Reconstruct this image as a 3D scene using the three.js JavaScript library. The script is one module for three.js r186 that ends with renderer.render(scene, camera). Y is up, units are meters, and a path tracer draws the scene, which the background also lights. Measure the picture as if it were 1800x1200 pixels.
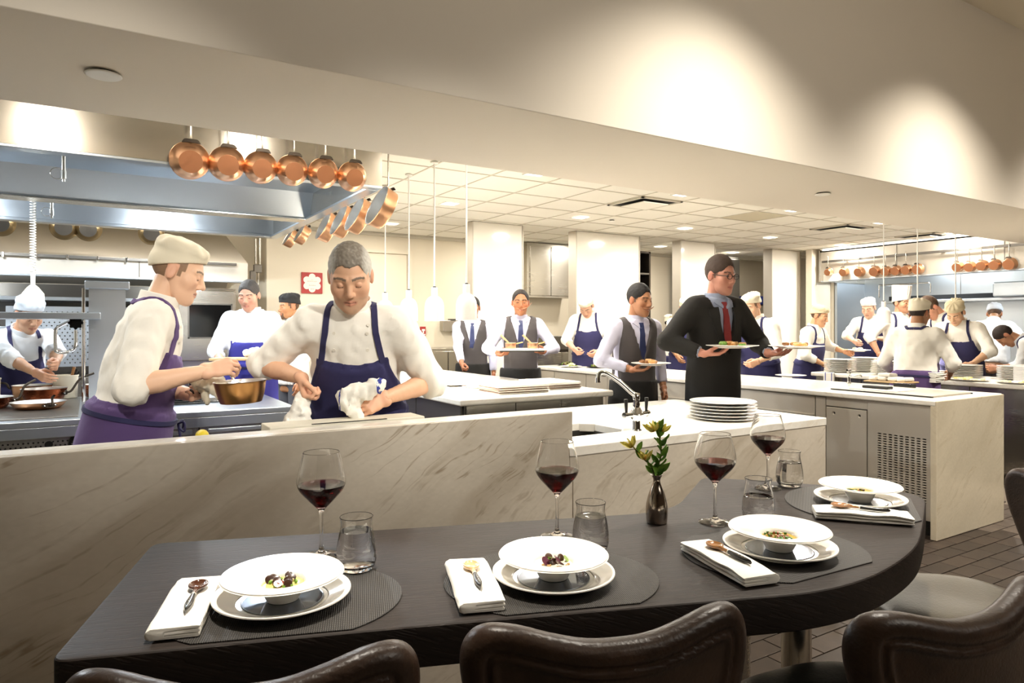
import * as THREE from 'three';
import { RoundedBoxGeometry } from 'three/addons/geometries/RoundedBoxGeometry.js';
import { mergeGeometries, toCreasedNormals } from 'three/addons/utils/BufferGeometryUtils.js';
import { ImprovedNoise } from 'three/addons/math/ImprovedNoise.js';
import { RectAreaLightUniformsLib } from 'three/addons/lights/RectAreaLightUniformsLib.js';
import { Brush, Evaluator, SUBTRACTION } from 'three-bvh-csg';

// ------------------------------------------------------------------ camera, light level
// Room axes: x runs along the marble partition, y is up, "v" = -z runs into the kitchen. Eye at the origin of the plan, 1.42 m up.
const scene = new THREE.Scene();
scene.background = new THREE.Color(0x000000);
const EYE = 1.42, FOC = 1200;
const camera = new THREE.PerspectiveCamera(2 * Math.atan(600 / FOC) * 180 / Math.PI, 1.5, 0.05, 60);
camera.position.set(0, EYE, 0);
camera.lookAt(0.5255, EYE, -0.8508);
camera.setViewOffset(1800, 1200, 0, 25, 1800, 1200);       // lens shifted down by 25 px of 1200
camera.updateProjectionMatrix();
const renderer = new THREE.WebGLRenderer({ antialias: true });
renderer.toneMapping = THREE.LinearToneMapping;
renderer.toneMappingExposure = 1.15;
renderer.shadowMap.enabled = true;
RectAreaLightUniformsLib.init();
const KITCHEN = 450, HOODL = 150, HOODBULB = 3.5, CHEFFILL = 42, BACKL = 14, DOWN = 42, PENDANT = 9, ROOMFILL = 5.5;   // lamp strengths
const WARM = new THREE.Color(1, 0.92, 0.80), NEUTRAL = new THREE.Color(1, 0.945, 0.855), COOL = new THREE.Color(0.88, 0.95, 1.0);

// ------------------------------------------------------------------ helpers
let seed = 7;
const rnd = (a = 1, b) => { seed = (seed * 1664525 + 1013904223) >>> 0; const r = seed / 4294967296; return b === undefined ? r * a : a + r * (b - a); };
const noise = new ImprovedNoise();
const V = (x, y, z) => new THREE.Vector3(x, y, z);
const R = (x, v, h) => new THREE.Vector3(x, h, -v);        // room point
const used = {};
function numbered(n) { const k = used[n] = (used[n] ?? -1) + 1; return k ? `${n}_${String(k).padStart(3, '0')}` : n; }
function tag(o, label, category, group, kind) { o.userData = {}; if (label) o.userData.label = label; if (category) o.userData.category = category; if (group) o.userData.group = group; if (kind) o.userData.kind = kind; return o; }
function thing(name, label, category, pos, turn = 0, group) {
  const o = new THREE.Group(); o.name = numbered(name); scene.add(o); o.position.copy(pos); o.rotation.y = turn;
  return tag(o, label, category, group);
}
function mesh(name, geo, mat, parent, label) {
  const m = new THREE.Mesh(Array.isArray(geo) ? merge(geo) : geo, mat); m.castShadow = m.receiveShadow = true;
  m.name = parent ? name : numbered(name); (parent || scene).add(m); if (label) m.userData.label = label; return m;
}
// geometry given in room coordinates, hung under an unturned group
function wpart(name, geo, mat, g, label) { const q = Array.isArray(geo) ? merge(geo) : geo; const p = V(0, 0, 0); let a = g; while (a && a !== scene) { p.add(a.position); a = a.parent; } q.translate(-p.x, -p.y, -p.z); return mesh(name, q, mat, g, label); }
function struct(name, geo, mat, parent) { const m = mesh(name, geo, mat, parent); if (!parent) m.userData.kind = 'structure'; return m; }
function copy(o, pos, turn, label, group) {
  const c = o.clone(); c.name = numbered(o.name.replace(/_\d{3}$/, '')); scene.add(c); if (pos) c.position.copy(pos); if (turn !== undefined) c.rotation.y = turn;
  c.userData = { ...o.userData }; if (label) c.userData.label = label; if (group) c.userData.group = group; return c;
}
function merge(list) {
  const l = list.map(g => { let q = g.index ? g.toNonIndexed() : g; for (const k of Object.keys(q.attributes)) if (!['position', 'normal', 'uv'].includes(k)) { q.deleteAttribute(k); } if (!q.attributes.uv) q.setAttribute('uv', new THREE.BufferAttribute(new Float32Array(q.attributes.position.count * 2), 2)); return q; });
  return mergeGeometries(l);
}
// uv in metres from the face's own direction
function tri(geo, rot = 0) {
  const g = geo.index ? geo.toNonIndexed() : geo; const p = g.attributes.position, uv = new Float32Array(p.count * 2);
  const a = V(), b = V(), c = V(), n = V();
  for (let i = 0; i < p.count; i += 3) {
    a.fromBufferAttribute(p, i); b.fromBufferAttribute(p, i + 1); c.fromBufferAttribute(p, i + 2);
    n.copy(b).sub(a).cross(c.clone().sub(a)); const ax = Math.abs(n.x), ay = Math.abs(n.y), az = Math.abs(n.z);
    [a, b, c].forEach((q, k) => { let u, w; if (ay >= ax && ay >= az) { u = q.x; w = -q.z; } else if (ax >= az) { u = -q.z; w = q.y; } else { u = q.x; w = q.y; }
      if (rot) { const cs = Math.cos(rot), sn = Math.sin(rot);[u, w] = [u * cs - w * sn, u * sn + w * cs]; }
      uv[2 * (i + k)] = u; uv[2 * (i + k) + 1] = w; });
  }
  g.setAttribute('uv', new THREE.BufferAttribute(uv, 2)); return g;
}
// box in room coordinates x0..x1, v0..v1, h0..h1, r = rounded edge
function bx(x0, x1, v0, v1, h0, h1, r = 0) {
  const w = x1 - x0, h = h1 - h0, d = v1 - v0, g = r ? new RoundedBoxGeometry(w, h, d, 2, Math.min(r, w * .49, h * .49, d * .49)) : new THREE.BoxGeometry(w, h, d);
  g.translate((x0 + x1) / 2, (h0 + h1) / 2, -(v0 + v1) / 2); return tri(g);
}
function lathe(pts, seg = 40) { const g = new THREE.LatheGeometry(pts.map(p => new THREE.Vector2(Math.max(p[0], 1e-4), p[1])), seg); return g; }
function spline(pts, n, closed) { return new THREE.CatmullRomCurve3(pts, closed, 'catmullrom', 0.5).getPoints(n); }
// 2-D profile smoothed through points (for lathes)
function prof(pts, n) { return new THREE.SplineCurve(pts.map(p => new THREE.Vector2(p[0], p[1]))).getPoints(n).map(p => [p.x, p.y]); }
function tube(pts, r, seg = 24, rad = 8, smooth = true) { const c = smooth ? new THREE.CatmullRomCurve3(pts, false, 'catmullrom', 0.5) : (() => { const q = new THREE.CurvePath(); for (let i = 0; i + 1 < pts.length; i++) q.add(new THREE.LineCurve3(pts[i], pts[i + 1])); return q; })(); return new THREE.TubeGeometry(c, seg, r, rad, false); }
function bar(a, b, r, r2 = r, rad = 10) { const d = b.clone().sub(a), g = new THREE.CylinderGeometry(r2, r, d.length(), rad); g.applyQuaternion(new THREE.Quaternion().setFromUnitVectors(V(0, 1, 0), d.clone().normalize())); g.translate((a.x + b.x) / 2, (a.y + b.y) / 2, (a.z + b.z) / 2); return g; }
function moved(g, x = 0, y = 0, z = 0, ry = 0, rx = 0, rz = 0) { g.applyMatrix4(new THREE.Matrix4().compose(V(x, y, z), new THREE.Quaternion().setFromEuler(new THREE.Euler(rx, ry, rz, 'YXZ')), V(1, 1, 1))); return g; }
function extr(pts, depth, bevel = 0, seg = 2, holes) { const s = new THREE.Shape(pts.map(p => new THREE.Vector2(p[0], p[1]))); if (holes) for (const h of holes) s.holes.push(new THREE.Path(h.map(p => new THREE.Vector2(p[0], p[1])))); return new THREE.ExtrudeGeometry(s, { depth, bevelEnabled: bevel > 0, bevelThickness: bevel, bevelSize: bevel, bevelOffset: -bevel, bevelSegments: seg, curveSegments: 12 }); }
function rectLight(parent, color, intensity, w, h, pos, target) { const l = new THREE.RectAreaLight(color, intensity, w, h); l.position.copy(pos); parent.add(l); parent.updateWorldMatrix(true, true); l.lookAt(target); l.name = 'light'; return l; }

// ------------------------------------------------------------------ procedural textures
function tex(n, f, srgb = true, rep = 1, m = n) {
  const d = new Uint8Array(n * m * 4);
  for (let j = 0; j < m; j++) for (let i = 0; i < n; i++) { const c = f(i / n, j / m, i, j); const k = (j * n + i) * 4; d[k] = c[0]; d[k + 1] = c[1] ?? c[0]; d[k + 2] = c[2] ?? c[0]; d[k + 3] = 255; }
  const t = new THREE.DataTexture(d, n, m); t.wrapS = t.wrapT = THREE.RepeatWrapping; t.magFilter = THREE.LinearFilter; t.minFilter = THREE.LinearMipmapLinearFilter; t.generateMipmaps = true;
  if (srgb) t.colorSpace = THREE.SRGBColorSpace; t.repeat.set(1 / rep, 1 / rep); t.needsUpdate = true; return t;
}
// tiling value noise
const lat = []; { let s = 99; for (let i = 0; i < 65536; i++) { s = (s * 1664525 + 1013904223) >>> 0; lat.push(s / 4294967296); } }
function vn(x, y, px, py) { const xi = Math.floor(x), yi = Math.floor(y), fx = x - xi, fy = y - yi, u = fx * fx * (3 - 2 * fx), w = fy * fy * (3 - 2 * fy); const L = (a, b) => lat[((((a % px) + px) % px) + (((b % py) + py) % py) * 257) & 65535]; return (L(xi, yi) * (1 - u) + L(xi + 1, yi) * u) * (1 - w) + (L(xi, yi + 1) * (1 - u) + L(xi + 1, yi + 1) * u) * w; }
function fbm(u, v, f, oct = 4, fy = f) { let s = 0, a = .5; for (let o = 0; o < oct; o++) { s += a * vn(u * f, v * fy, f, fy); f *= 2; fy *= 2; a *= .5; } return s; }
const clamp = (x, a = 0, b = 1) => Math.min(b, Math.max(a, x)), mix = (a, b, t) => a + (b - a) * t, sst = (a, b, x) => { const t = clamp((x - a) / (b - a)); return t * t * (3 - 2 * t); };
function marbleTex(base, vein, rust, amt) {   // veins climb to the right, broken up by grain
  return tex(1024, (u, v) => {
    const w = fbm(u, v, 3, 3) * .26 + fbm(u, v, 14, 3) * .045, q = (((v - u + w + 3) % 1) + 1) % 1;             // across the veins
    const soft = fbm(u, q, 3, 4, 9), line = Math.abs(fbm((u + .31) % 1, q, 3, 5, 22) - .47), thin = Math.abs(fbm((u + .7) % 1, q, 4, 5, 30) - .48);
    const patch = sst(.44, .64, fbm(u, v, 5, 4)), p2 = sst(.47, .62, fbm((u + .5) % 1, v, 7, 3)), grain = sst(.30, .55, fbm(u, v, 48, 3)), gr = (fbm(u, v, 150, 2) - .37);
    const a = clamp(sst(.46, .74, soft) * .5 + (1 - sst(0, .06, line)) * patch * (.2 + .6 * grain) * .8) * amt, b = (1 - sst(0, .03, thin)) * p2 * (.1 + .7 * grain) * .75 * amt, cl = (fbm(u, v, 5, 5) - .48) * 30 + gr * 12;
    return [0, 1, 2].map(k => clamp(mix(mix(base[k] + cl, vein[k], a * .7), rust[k], b * .75), 0, 255));
  }, true, 2);
}
const T = {};
T.marbleFrontShaded = marbleTex([198, 189, 174], [150, 136, 116], [112, 92, 68], .95);  // same stone as marbleTop, darkened so its shade is in the colour
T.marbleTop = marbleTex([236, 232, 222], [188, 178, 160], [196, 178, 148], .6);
T.marbleFrontShaded.repeat.set(1 / 2.6, 1 / 1.5); T.marbleTop.repeat.set(1 / 2.2, 1 / 1.6);
T.wood = tex(1024, (u, v) => { const g = fbm(u, v, 6, 5, 200), p = vn(u * 40, v * 420, 40, 420), q = fbm(u, v, 3, 3, 30); const k = clamp(.30 + g * .7 + (p > .72 ? .22 : 0) + (q - .45) * .3); return [19 + 26 * k, 15 + 21 * k, 13 + 18 * k]; }, true, 1);
T.woodBump = tex(1024, (u, v) => { const g = fbm(u, v, 6, 5, 200), p = vn(u * 40, v * 420, 40, 420); return [clamp(g * 160 + (p > .7 ? -60 : 60), 0, 255)]; }, false, 1);
T.brush = tex(512, (u, v) => [clamp(128 + (vn(u * 3, v * 512, 3, 512) - .5) * 120 + (vn(u * 9, v * 256, 9, 256) - .5) * 60, 0, 255)], false, .35);
T.brushRough = tex(512, (u, v) => { const k = clamp(.78 + (vn(u * 3, v * 300, 3, 300) - .5) * .06 + (fbm(u, v, 4, 3) - .44) * .10); return [255 * k, 255 * k, 255 * k]; }, false, .8);
T.leather = tex(512, (u, v) => [clamp(fbm(u, v, 60, 3) * 200 + fbm(u, v, 8, 3) * 80, 0, 255)], false, .25);
T.leatherCol = tex(512, (u, v) => { const k = fbm(u, v, 5, 4), s = fbm(u, v, 40, 3); const w = 1 + (k - .45) * .5 + (s - .45) * .25; return [52 * w, 38 * w, 29 * w]; }, true, .6);
T.weave = tex(256, (u, v) => { const a = Math.sin(u * 64 * Math.PI), b = Math.sin(v * 32 * Math.PI + (Math.floor(u * 64) % 2) * Math.PI * .5); const k = .5 + .28 * a + .22 * b * (.6 + .4 * rnd()); return [58 * k + 16, 54 * k + 15, 50 * k + 14]; }, true, .12);
T.weaveBump = tex(256, (u, v) => { const a = Math.sin(u * 64 * Math.PI), b = Math.sin(v * 32 * Math.PI + (Math.floor(u * 64) % 2) * Math.PI * .5); return [128 + 80 * a + 40 * b]; }, false, .12);
T.cloth = tex(256, (u, v) => { const k = 200 + 26 * Math.sin(u * 128 * Math.PI) * Math.sin(v * 128 * Math.PI) + (rnd() - .5) * 40; return [k]; }, false, .12);
T.plaster = tex(512, (u, v) => [clamp(128 + (fbm(u, v, 90, 3) - .44) * 120, 0, 255)], false, 1);
T.tileCol = tex(512, (u, v) => { const k = 1 + (fbm(u, v, 12, 4) - .45) * .35 + (fbm(u, v, 120, 2) - .37) * .2; return [80 * k, 70 * k, 62 * k]; }, true, .9);
T.copper = tex(256, (u, v) => { const k = .75 + (fbm(u, v, 5, 3) - .45) * .25; return [255 * k, 255 * k, 255 * k]; }, false, .2);

// ------------------------------------------------------------------ materials
const std = o => new THREE.MeshStandardMaterial(o), phy = o => new THREE.MeshPhysicalMaterial(o);
const M = {
  wallPaint: std({ color: 0xe0d6c2, roughness: .85, bumpMap: T.plaster, bumpScale: .0004 }),
  bulkhead: std({ color: 0xe5dccd, roughness: .8, bumpMap: T.plaster, bumpScale: .0003 }),
  ceilTile: std({ color: 0xf0ece0, roughness: .95, bumpMap: T.plaster, bumpScale: .0006 }),
  ceilGrid: std({ color: 0xcfc8b8, roughness: .7 }), ceilBeige: std({ color: 0xc9c0a8, roughness: .9 }),
  white: std({ color: 0xf4f1e8, roughness: .35 }), whitePanel: phy({ color: 0xf0ebdf, roughness: .12, clearcoat: .4, clearcoatRoughness: .05 }),
  diningDark: std({ color: 0x6b5b4c, roughness: .9 }),
  marbleFrontShaded: phy({ map: T.marbleFrontShaded, roughness: .32 }), marbleTop: phy({ map: T.marbleTop, roughness: .22 }),
  steel: std({ color: 0xb9b4aa, metalness: 1, roughness: .34, roughnessMap: T.brushRough, bumpMap: T.brush, bumpScale: .00003 }),
  steelCool: std({ color: 0xbcc3ca, metalness: 1, roughness: .4, roughnessMap: T.brushRough, bumpMap: T.brush, bumpScale: .00003 }),
  steelHood: std({ color: 0x9c958a, metalness: 1, roughness: .3, roughnessMap: T.brushRough, bumpMap: T.brush, bumpScale: .00002 }),
  steelSatin: std({ color: 0xc9c2b6, metalness: 1, roughness: .6, bumpMap: T.brush, bumpScale: .00003 }), marbleSideShaded: phy({ map: T.marbleTop, color: 0xe0d8c8, roughness: .2 }),  // end panel marble is marbleTop tinted darker, its shade put into the colour
  steelDark: std({ color: 0x77736d, metalness: 1, roughness: .55, roughnessMap: T.brushRough }),
  chrome: std({ color: 0xe6e6e6, metalness: 1, roughness: .08 }), gunmetal: std({ color: 0xb3a89c, metalness: 1, roughness: .12 }),
  copper: std({ color: 0xe2b08a, metalness: 1, roughness: .42, roughnessMap: T.copper }), copperBase: std({ color: 0xbd8562, metalness: 1, roughness: .55 }), copperDark: std({ color: 0x8a4a2e, metalness: 1, roughness: .38, roughnessMap: T.copper }),
  tin: std({ color: 0xdcdcda, metalness: 1, roughness: .48 }), iron: std({ color: 0x4a423a, metalness: .85, roughness: .5 }), ironBright: std({ color: 0xc9c4ba, metalness: 1, roughness: .25 }),
  black: std({ color: 0x14130f, roughness: .5 }), hollow: std({ color: 0x0d0c0a, roughness: .9 }), blackGloss: std({ color: 0x0c0c0c, roughness: .12 }),
  wood: phy({ map: T.wood, bumpMap: T.woodBump, bumpScale: .0006, roughness: .56, specularIntensity: .55 }),
  leather: phy({ map: T.leatherCol, bumpMap: T.leather, bumpScale: .0005, roughness: .36, specularIntensity: .7 }),
  leatherOlive: phy({ color: 0x3b3527, bumpMap: T.leather, bumpScale: .0005, roughness: .36, specularIntensity: .8 }),
  leatherBlack: phy({ color: 0x12120e, bumpMap: T.leather, bumpScale: .0005, roughness: .4 }),
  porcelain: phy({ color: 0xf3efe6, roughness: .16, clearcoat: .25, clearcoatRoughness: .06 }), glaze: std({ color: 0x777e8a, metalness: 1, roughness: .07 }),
  linen: std({ color: 0xf3efe5, roughness: .95, bumpMap: T.cloth, bumpScale: .0004 }),
  mat: std({ map: T.weave, bumpMap: T.weaveBump, bumpScale: .0012, roughness: .6 }),
  glass: phy({ color: 0xffffff, roughness: 0, transmission: 1, ior: 1.5, thickness: .002 }), water: phy({ color: 0xffffff, roughness: 0, transmission: 1, ior: 1.33, thickness: .05 }),
  wine: phy({ color: 0xffffff, roughness: 0, transmission: 1, ior: 1.34, thickness: .06, attenuationColor: new THREE.Color(.42, .008, .03), attenuationDistance: .016 }),
  horn: phy({ color: 0x9a6a3c, roughness: .15, clearcoat: 1 }), hornDark: phy({ color: 0x4a2413, roughness: .12, clearcoat: 1 }), hornPale: phy({ color: 0xd9b384, roughness: .18, clearcoat: 1 }), handleBlack: phy({ color: 0x17130f, roughness: .25 }), handleDot: std({ color: 0xd8d2c4, metalness: .6, roughness: .3 }),
  floorTile: std({ map: T.tileCol, roughness: .45 }), grout: std({ color: 0x756a5e, roughness: .95 }),
  leaf: phy({ color: 0x7aa63a, roughness: .5, transmission: .25, thickness: 0 }), leafDark: phy({ color: 0x5a8a2c, roughness: .5, transmission: .2, thickness: 0 }), bractY: phy({ color: 0xd9cf6a, roughness: .55, transmission: .3, thickness: 0 }), coneOrange: std({ color: 0xc08a3a, roughness: .8 }), stem: std({ color: 0x6f6a30, roughness: .8 }),
  enamel: phy({ color: 0xf6f3ec, roughness: .3 }), lampShade: phy({ color: 0xf7f4ee, roughness: .35 }), cord: std({ color: 0xf2efe8, roughness: .6 }),
  red: std({ color: 0xa8302e, roughness: .4 }), brass: std({ color: 0xcdb27a, metalness: 1, roughness: .3 }), bone: std({ color: 0xd9d4c4, roughness: .6 }), paleWood: std({ color: 0xc9a878, roughness: .6 }),
  paper: std({ color: 0xf5f1e8, roughness: .9 }), card: std({ color: 0x6b5444, roughness: .85 }), bluecloth: std({ color: 0x2a3a8c, roughness: .9 }),
  glow: (c, k) => std({ color: 0xffffff, emissive: c, emissiveIntensity: k }),
};

const DEG2 = Math.PI / 180;
// ------------------------------------------------------------------ the setting
const CEIL = 2.70, GX = 3.45, GV = 5.0, TX = .565, TV = .54;
{ // floors
  const f = struct('floor', bx(-4.2, 12, -3.8, 9.6, -.12, -.008), M.grout);
  const w = .115, l = .235, variants = [0, 1, 2, 3].map(k => { const g = new RoundedBoxGeometry(l - .006, .012, w - .006, 1, .002); tri(g); const q = tri(g); const uv = q.attributes.uv; for (let i = 0; i < uv.count; i++) uv.setXY(i, uv.getX(i) + k * .23, uv.getY(i) + k * .41); return q; });
  const mats = [0x9b9189, 0xa89c92, 0x8f857c].map(c => { const m = M.floorTile.clone(); m.color.set(c); return m; });
  let n = 0; const rest = [];
  const cells = [];
  for (let j = 0; j < 46; j++) for (let i = 0; i < 26; i++) { const x = .25 + i * l + (j % 2 ? l / 2 : 0), v = -.2 + j * w; const D = .5255 * x + .8508 * v; if (D < .6) continue; const px = 900 + 1200 * (.8508 * x - .5255 * v) / D; cells.push([x, v, Math.hypot(px - 1560, 0) < 260 && D > 2.2 && D < 5.2 && x < 5.4 ? 0 : 1, D]); }
  cells.sort((a, b) => a[2] - b[2] || a[3] - b[3]);
  for (const [x, v] of cells) {
    if (n++ < 300) { const m = mesh('tile', variants[n % 4], mats[n % 3], f); m.position.set(x, -.003 - rnd(.0012), -v); }
    else { const g = variants[n % 4].clone(); g.translate(x, -.0035, -v); rest.push(g); }
  }
  mesh('tile_field', rest, M.floorTile, f).userData.kind = 'stuff';
}
struct('wall_left', bx(-4.35, -4.2, -3.8, 9.6, -.1, 3.9), M.wallPaint);
struct('wall_right', bx(11.55, 11.7, -3.8, 9.6, -.1, 3.9), M.wallPaint);
struct('wall_dining', bx(-4.2, 11.55, -3.95, -3.8, -.1, 3.9), M.diningDark);
struct('wall_back', [bx(1.87, 11.55, 8.85, 9.0, -.1, 2.9), bx(1.87, 2.0, 9.0, 9.5, -.1, 2.9)], M.wallPaint);
struct('wall_cookline', bx(-4.2, 1.95, 9.4, 9.55, -.1, 2.9), M.wallPaint);
struct('ceiling_dining', bx(-4.2, 11.6, -3.8, 2.42, 3.68, 3.8), M.wallPaint);
struct('beam', bx(-4.2, 11.6, 2.38, 3.36, 2.32, 3.7, .004), M.bulkhead);
{ // kitchen ceiling: slab, T-bars, lay-in tiles
  const c = struct('ceiling', bx(-4.2, 11.6, 3.36, 9.6, 2.735, 2.85), M.ceilTile), bars = [];
  for (let i = -4; i < 15; i++) { const x = GX + i * TX; bars.push(bx(x - .007, x + .007, 3.37, 8.85, 2.7, 2.712)); }
  for (let j = -3; j < 8; j++) { const v = GV + j * TV; bars.push(bx(1.66, 11.5, v - .007, v + .007, 2.699, 2.711)); }
  mesh('ceiling_grid', bars, M.ceilGrid, c);
  const g0 = tri(new RoundedBoxGeometry(TX - .011, .022, TV - .011, 1, .003));
  for (let i = -4; i < 14; i++) for (let j = -3; j < 7; j++) {
    if (i < 2 && false) continue;
    const x = GX + (i + .5) * TX, v = GV + (j + .5) * TV; if (x < 1.72 || x > 11.4 || v > 8.8) continue;
    const m = mesh('ceiling_tile', g0, i === 5 && j === 0 ? M.ceilBeige : M.ceilTile, c); m.position.set(x, 2.715 + rnd(.002), -v);
  }
  struct('trim_1', [bx(1.62, 10.2, 8.80, 8.85, 2.66, 2.70), bx(-4.2, 11.55, 3.345, 3.365, 2.68, 2.70)], M.ceilGrid);
}
// recessed square downlights in the tile ceiling: a frame, a glowing diffuser and an area light of the same size
{
  const spots = []; for (const [j, xs] of [[-3, [-9, -7, -5, -3, -1]], [-1, [-1, 2, 5, 8, 11]], [2, [-1, 2, 5, 8, 11]], [5, [-1, 2, 5, 7, 10]]]) for (const i of xs) spots.push([GX + (i + .5) * TX, GV + (j + .5) * TV]);  // first row sits unseen behind the beam, added to brighten the chefs
  const places = ['behind the beam, out of view above the left chef', 'behind the beam, out of view left of the copper pans', 'behind the beam, out of view by the copper pans', 'behind the beam, out of view above the grey haired chef', 'behind the beam, out of view by the first pendant', 'nearest the beam at the pendant lamps', 'second from left in the row nearest the beam', 'third from left in the row nearest the beam', 'fourth from left in the row nearest the beam', 'last in the row nearest the beam',
    'over the pendant lamps in the middle row', 'left of the second panel, middle row', 'between two white panels in the middle row', 'left of the far white panel in the middle row', 'close to the copper pan hood, middle row',
    'above the back door in the rear row', 'in the rear row before the hanging steel cupboard', 'behind the second white panel, rear row', 'behind the third white panel, rear row', 'behind the fourth white panel, rear row'];
  spots.forEach(([x, v], k) => {
    const t = thing('ceiling_light', `square recessed downlight, ${places[k]}`, 'ceiling light', R(x, v, 2.703), 0, 'square downlights in the tile ceiling');
    const s = .15, o = [[-.09, -.09], [.09, -.09], [.09, .09], [-.09, .09]], h = [[-.075, -.075], [-.075, .075], [.075, .075], [.075, -.075]];
    mesh('frame', moved(extr(o, .006, 0, 1, [h]), 0, -.008, 0, 0, -Math.PI / 2), M.white, t);
    mesh('diffuser', moved(new THREE.BoxGeometry(s, .003, s), 0, -.0035, 0), M.glow(NEUTRAL, 4), t);
    rectLight(t, NEUTRAL, KITCHEN * (k < 5 ? .26 : k < 10 ? 1 : k < 15 ? .85 : .55), s, s, V(0, -.012, 0), R(x, v, 0));
  });
}
// ceiling diffusers, sprinkler covers
function vent(x, v, label) {
  const t = thing('ceiling_vent', label, 'air vent', R(x, v, 2.70), 0);
  const a = .27, b = .17; mesh('frame', [bx(-a, a, -a, -a + .03, -.012, 0), bx(-a, a, a - .03, a, -.012, 0), bx(-a, -a + .03, -a, a, -.012, 0), bx(a - .03, a, -a, a, -.012, 0)], M.ceilGrid, t);
  mesh('throat', bx(-.24, .24, -.24, .24, -.003, .001), M.hollow, t);
  mesh('plaque', bx(-b, b, -b, b, -.03, -.02, .004), M.ceilTile, t); mesh('hanger', [bx(-.01, .01, -.01, .01, -.021, 0)], M.ceilGrid, t);
}
vent(GX + 2.5 * TX, GV + .5 * TV, 'square ceiling air vent with dark slot, in front of the second white panel');
vent(GX + 8.5 * TX, GV + .5 * TV, 'square ceiling air vent in front of the fourth white panel');
vent(GX + 11.5 * TX, GV + .2 * TV, 'square ceiling air vent close to the hood with copper pans');
for (const [x, v, h, r, l] of [[.04, 2.814, 2.32, .058, 'white round cover plate under the beam, above the cap of the left chef'], [4.18, 2.8, 2.32, .05, 'white round cover plate under the beam at its right part'], [5.31, 6.32, 2.699, .035, 'tiny round sprinkler cover in the tile ceiling by the second white panel']]) {
  const t = thing('sprinkler_cover', l, 'sprinkler cover', R(x, v, h)); mesh('disc', lathe([[0, -.013], [r * .93, -.013], [r, -.010], [r, -.007], [0, -.007]], 32), M.white, t); mesh('cup', lathe([[0, -.007], [r * .8, -.007], [r * .8, .0], [0, 0]], 24), M.hollow, t);
}
// four white partition panels with steel edges, in one line
[[3.93, 4.635], [5.49, 6.59], [7.41, 8.13], [9.48, 10.2]].forEach(([x0, x1], i) => {
  const p = struct('pillar', bx(x0, x1, 7.26, 7.4, 0, 2.70, .004), M.whitePanel); p.name = 'pillar_' + (i + 1);
  mesh('edge_trim', [bx(x0 - .014, x0, 7.25, 7.42, 0, 2.7), bx(x1, x1 + .014, 7.25, 7.42, 0, 2.7)], M.steelSatin, p); 
});
{ // flush door and frame in the back wall
  const d = struct('door_1', bx(2.86, 3.74, 8.835, 8.86, 0, 2.42, .004), M.wallPaint);
  mesh('frame', [bx(2.78, 2.85, 8.82, 8.858, 0, 2.43), bx(3.75, 3.82, 8.82, 8.858, 0, 2.43), bx(2.78, 3.82, 8.82, 8.858, 2.43, 2.50)], M.wallPaint, d);
}
struct('wall_niche', [bx(10.08, 10.62, 6.95, 7.06, 0, 2.7), bx(10.6, 11.55, 6.9, 7.05, 0, 2.7)], M.wallPaint);

// ------------------------------------------------------------------ marble partition, marble sink counter
{
  const t = thing('marble_partition', 'low beige veined marble wall between the dark table and the cooks', 'partition', R(.3, 2.43, 0));
  wpart('slab', bx(-3.4, 1.775, 2.375, 2.40, 0, 1.056, .003), M.marbleFrontShaded, t); wpart('core', bx(-3.4, 1.77, 2.4, 2.47, 0, 1.03), M.marbleFrontShaded, t);
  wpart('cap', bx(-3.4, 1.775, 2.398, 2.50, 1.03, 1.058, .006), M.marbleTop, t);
}
{
  const t = thing('sink_counter', 'square marble counter with a sink, faucet side nearest the marble wall', 'counter', R(2.7, 2.98, 0));
  const hole = [[1.92, 2.60], [2.24, 2.60], [2.30, 2.66], [2.30, 2.88], [2.24, 2.94], [1.92, 2.94], [1.86, 2.88], [1.86, 2.66]];
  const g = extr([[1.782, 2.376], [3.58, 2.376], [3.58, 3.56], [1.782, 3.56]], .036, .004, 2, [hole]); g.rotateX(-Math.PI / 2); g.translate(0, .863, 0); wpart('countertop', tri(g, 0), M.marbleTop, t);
  wpart('front_panel', bx(1.78, 3.578, 2.378, 2.41, 0, .864, .003), M.marbleFrontShaded, t); wpart('side_panel', bx(3.545, 3.578, 2.41, 3.55, 0, .864, .003), M.marbleFrontShaded, t);
  wpart('body', bx(2.32, 3.53, 2.42, 3.5, .1, .85), M.steel, t);
  wpart('basin', [bx(1.85, 1.862, 2.58, 2.96, .66, .866), bx(2.298, 2.31, 2.58, 2.96, .66, .866), bx(1.85, 2.31, 2.58, 2.602, .66, .866), bx(1.85, 2.31, 2.938, 2.96, .66, .866), bx(1.85, 2.31, 2.58, 2.96, .65, .662)], M.steelDark, t);
}
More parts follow.
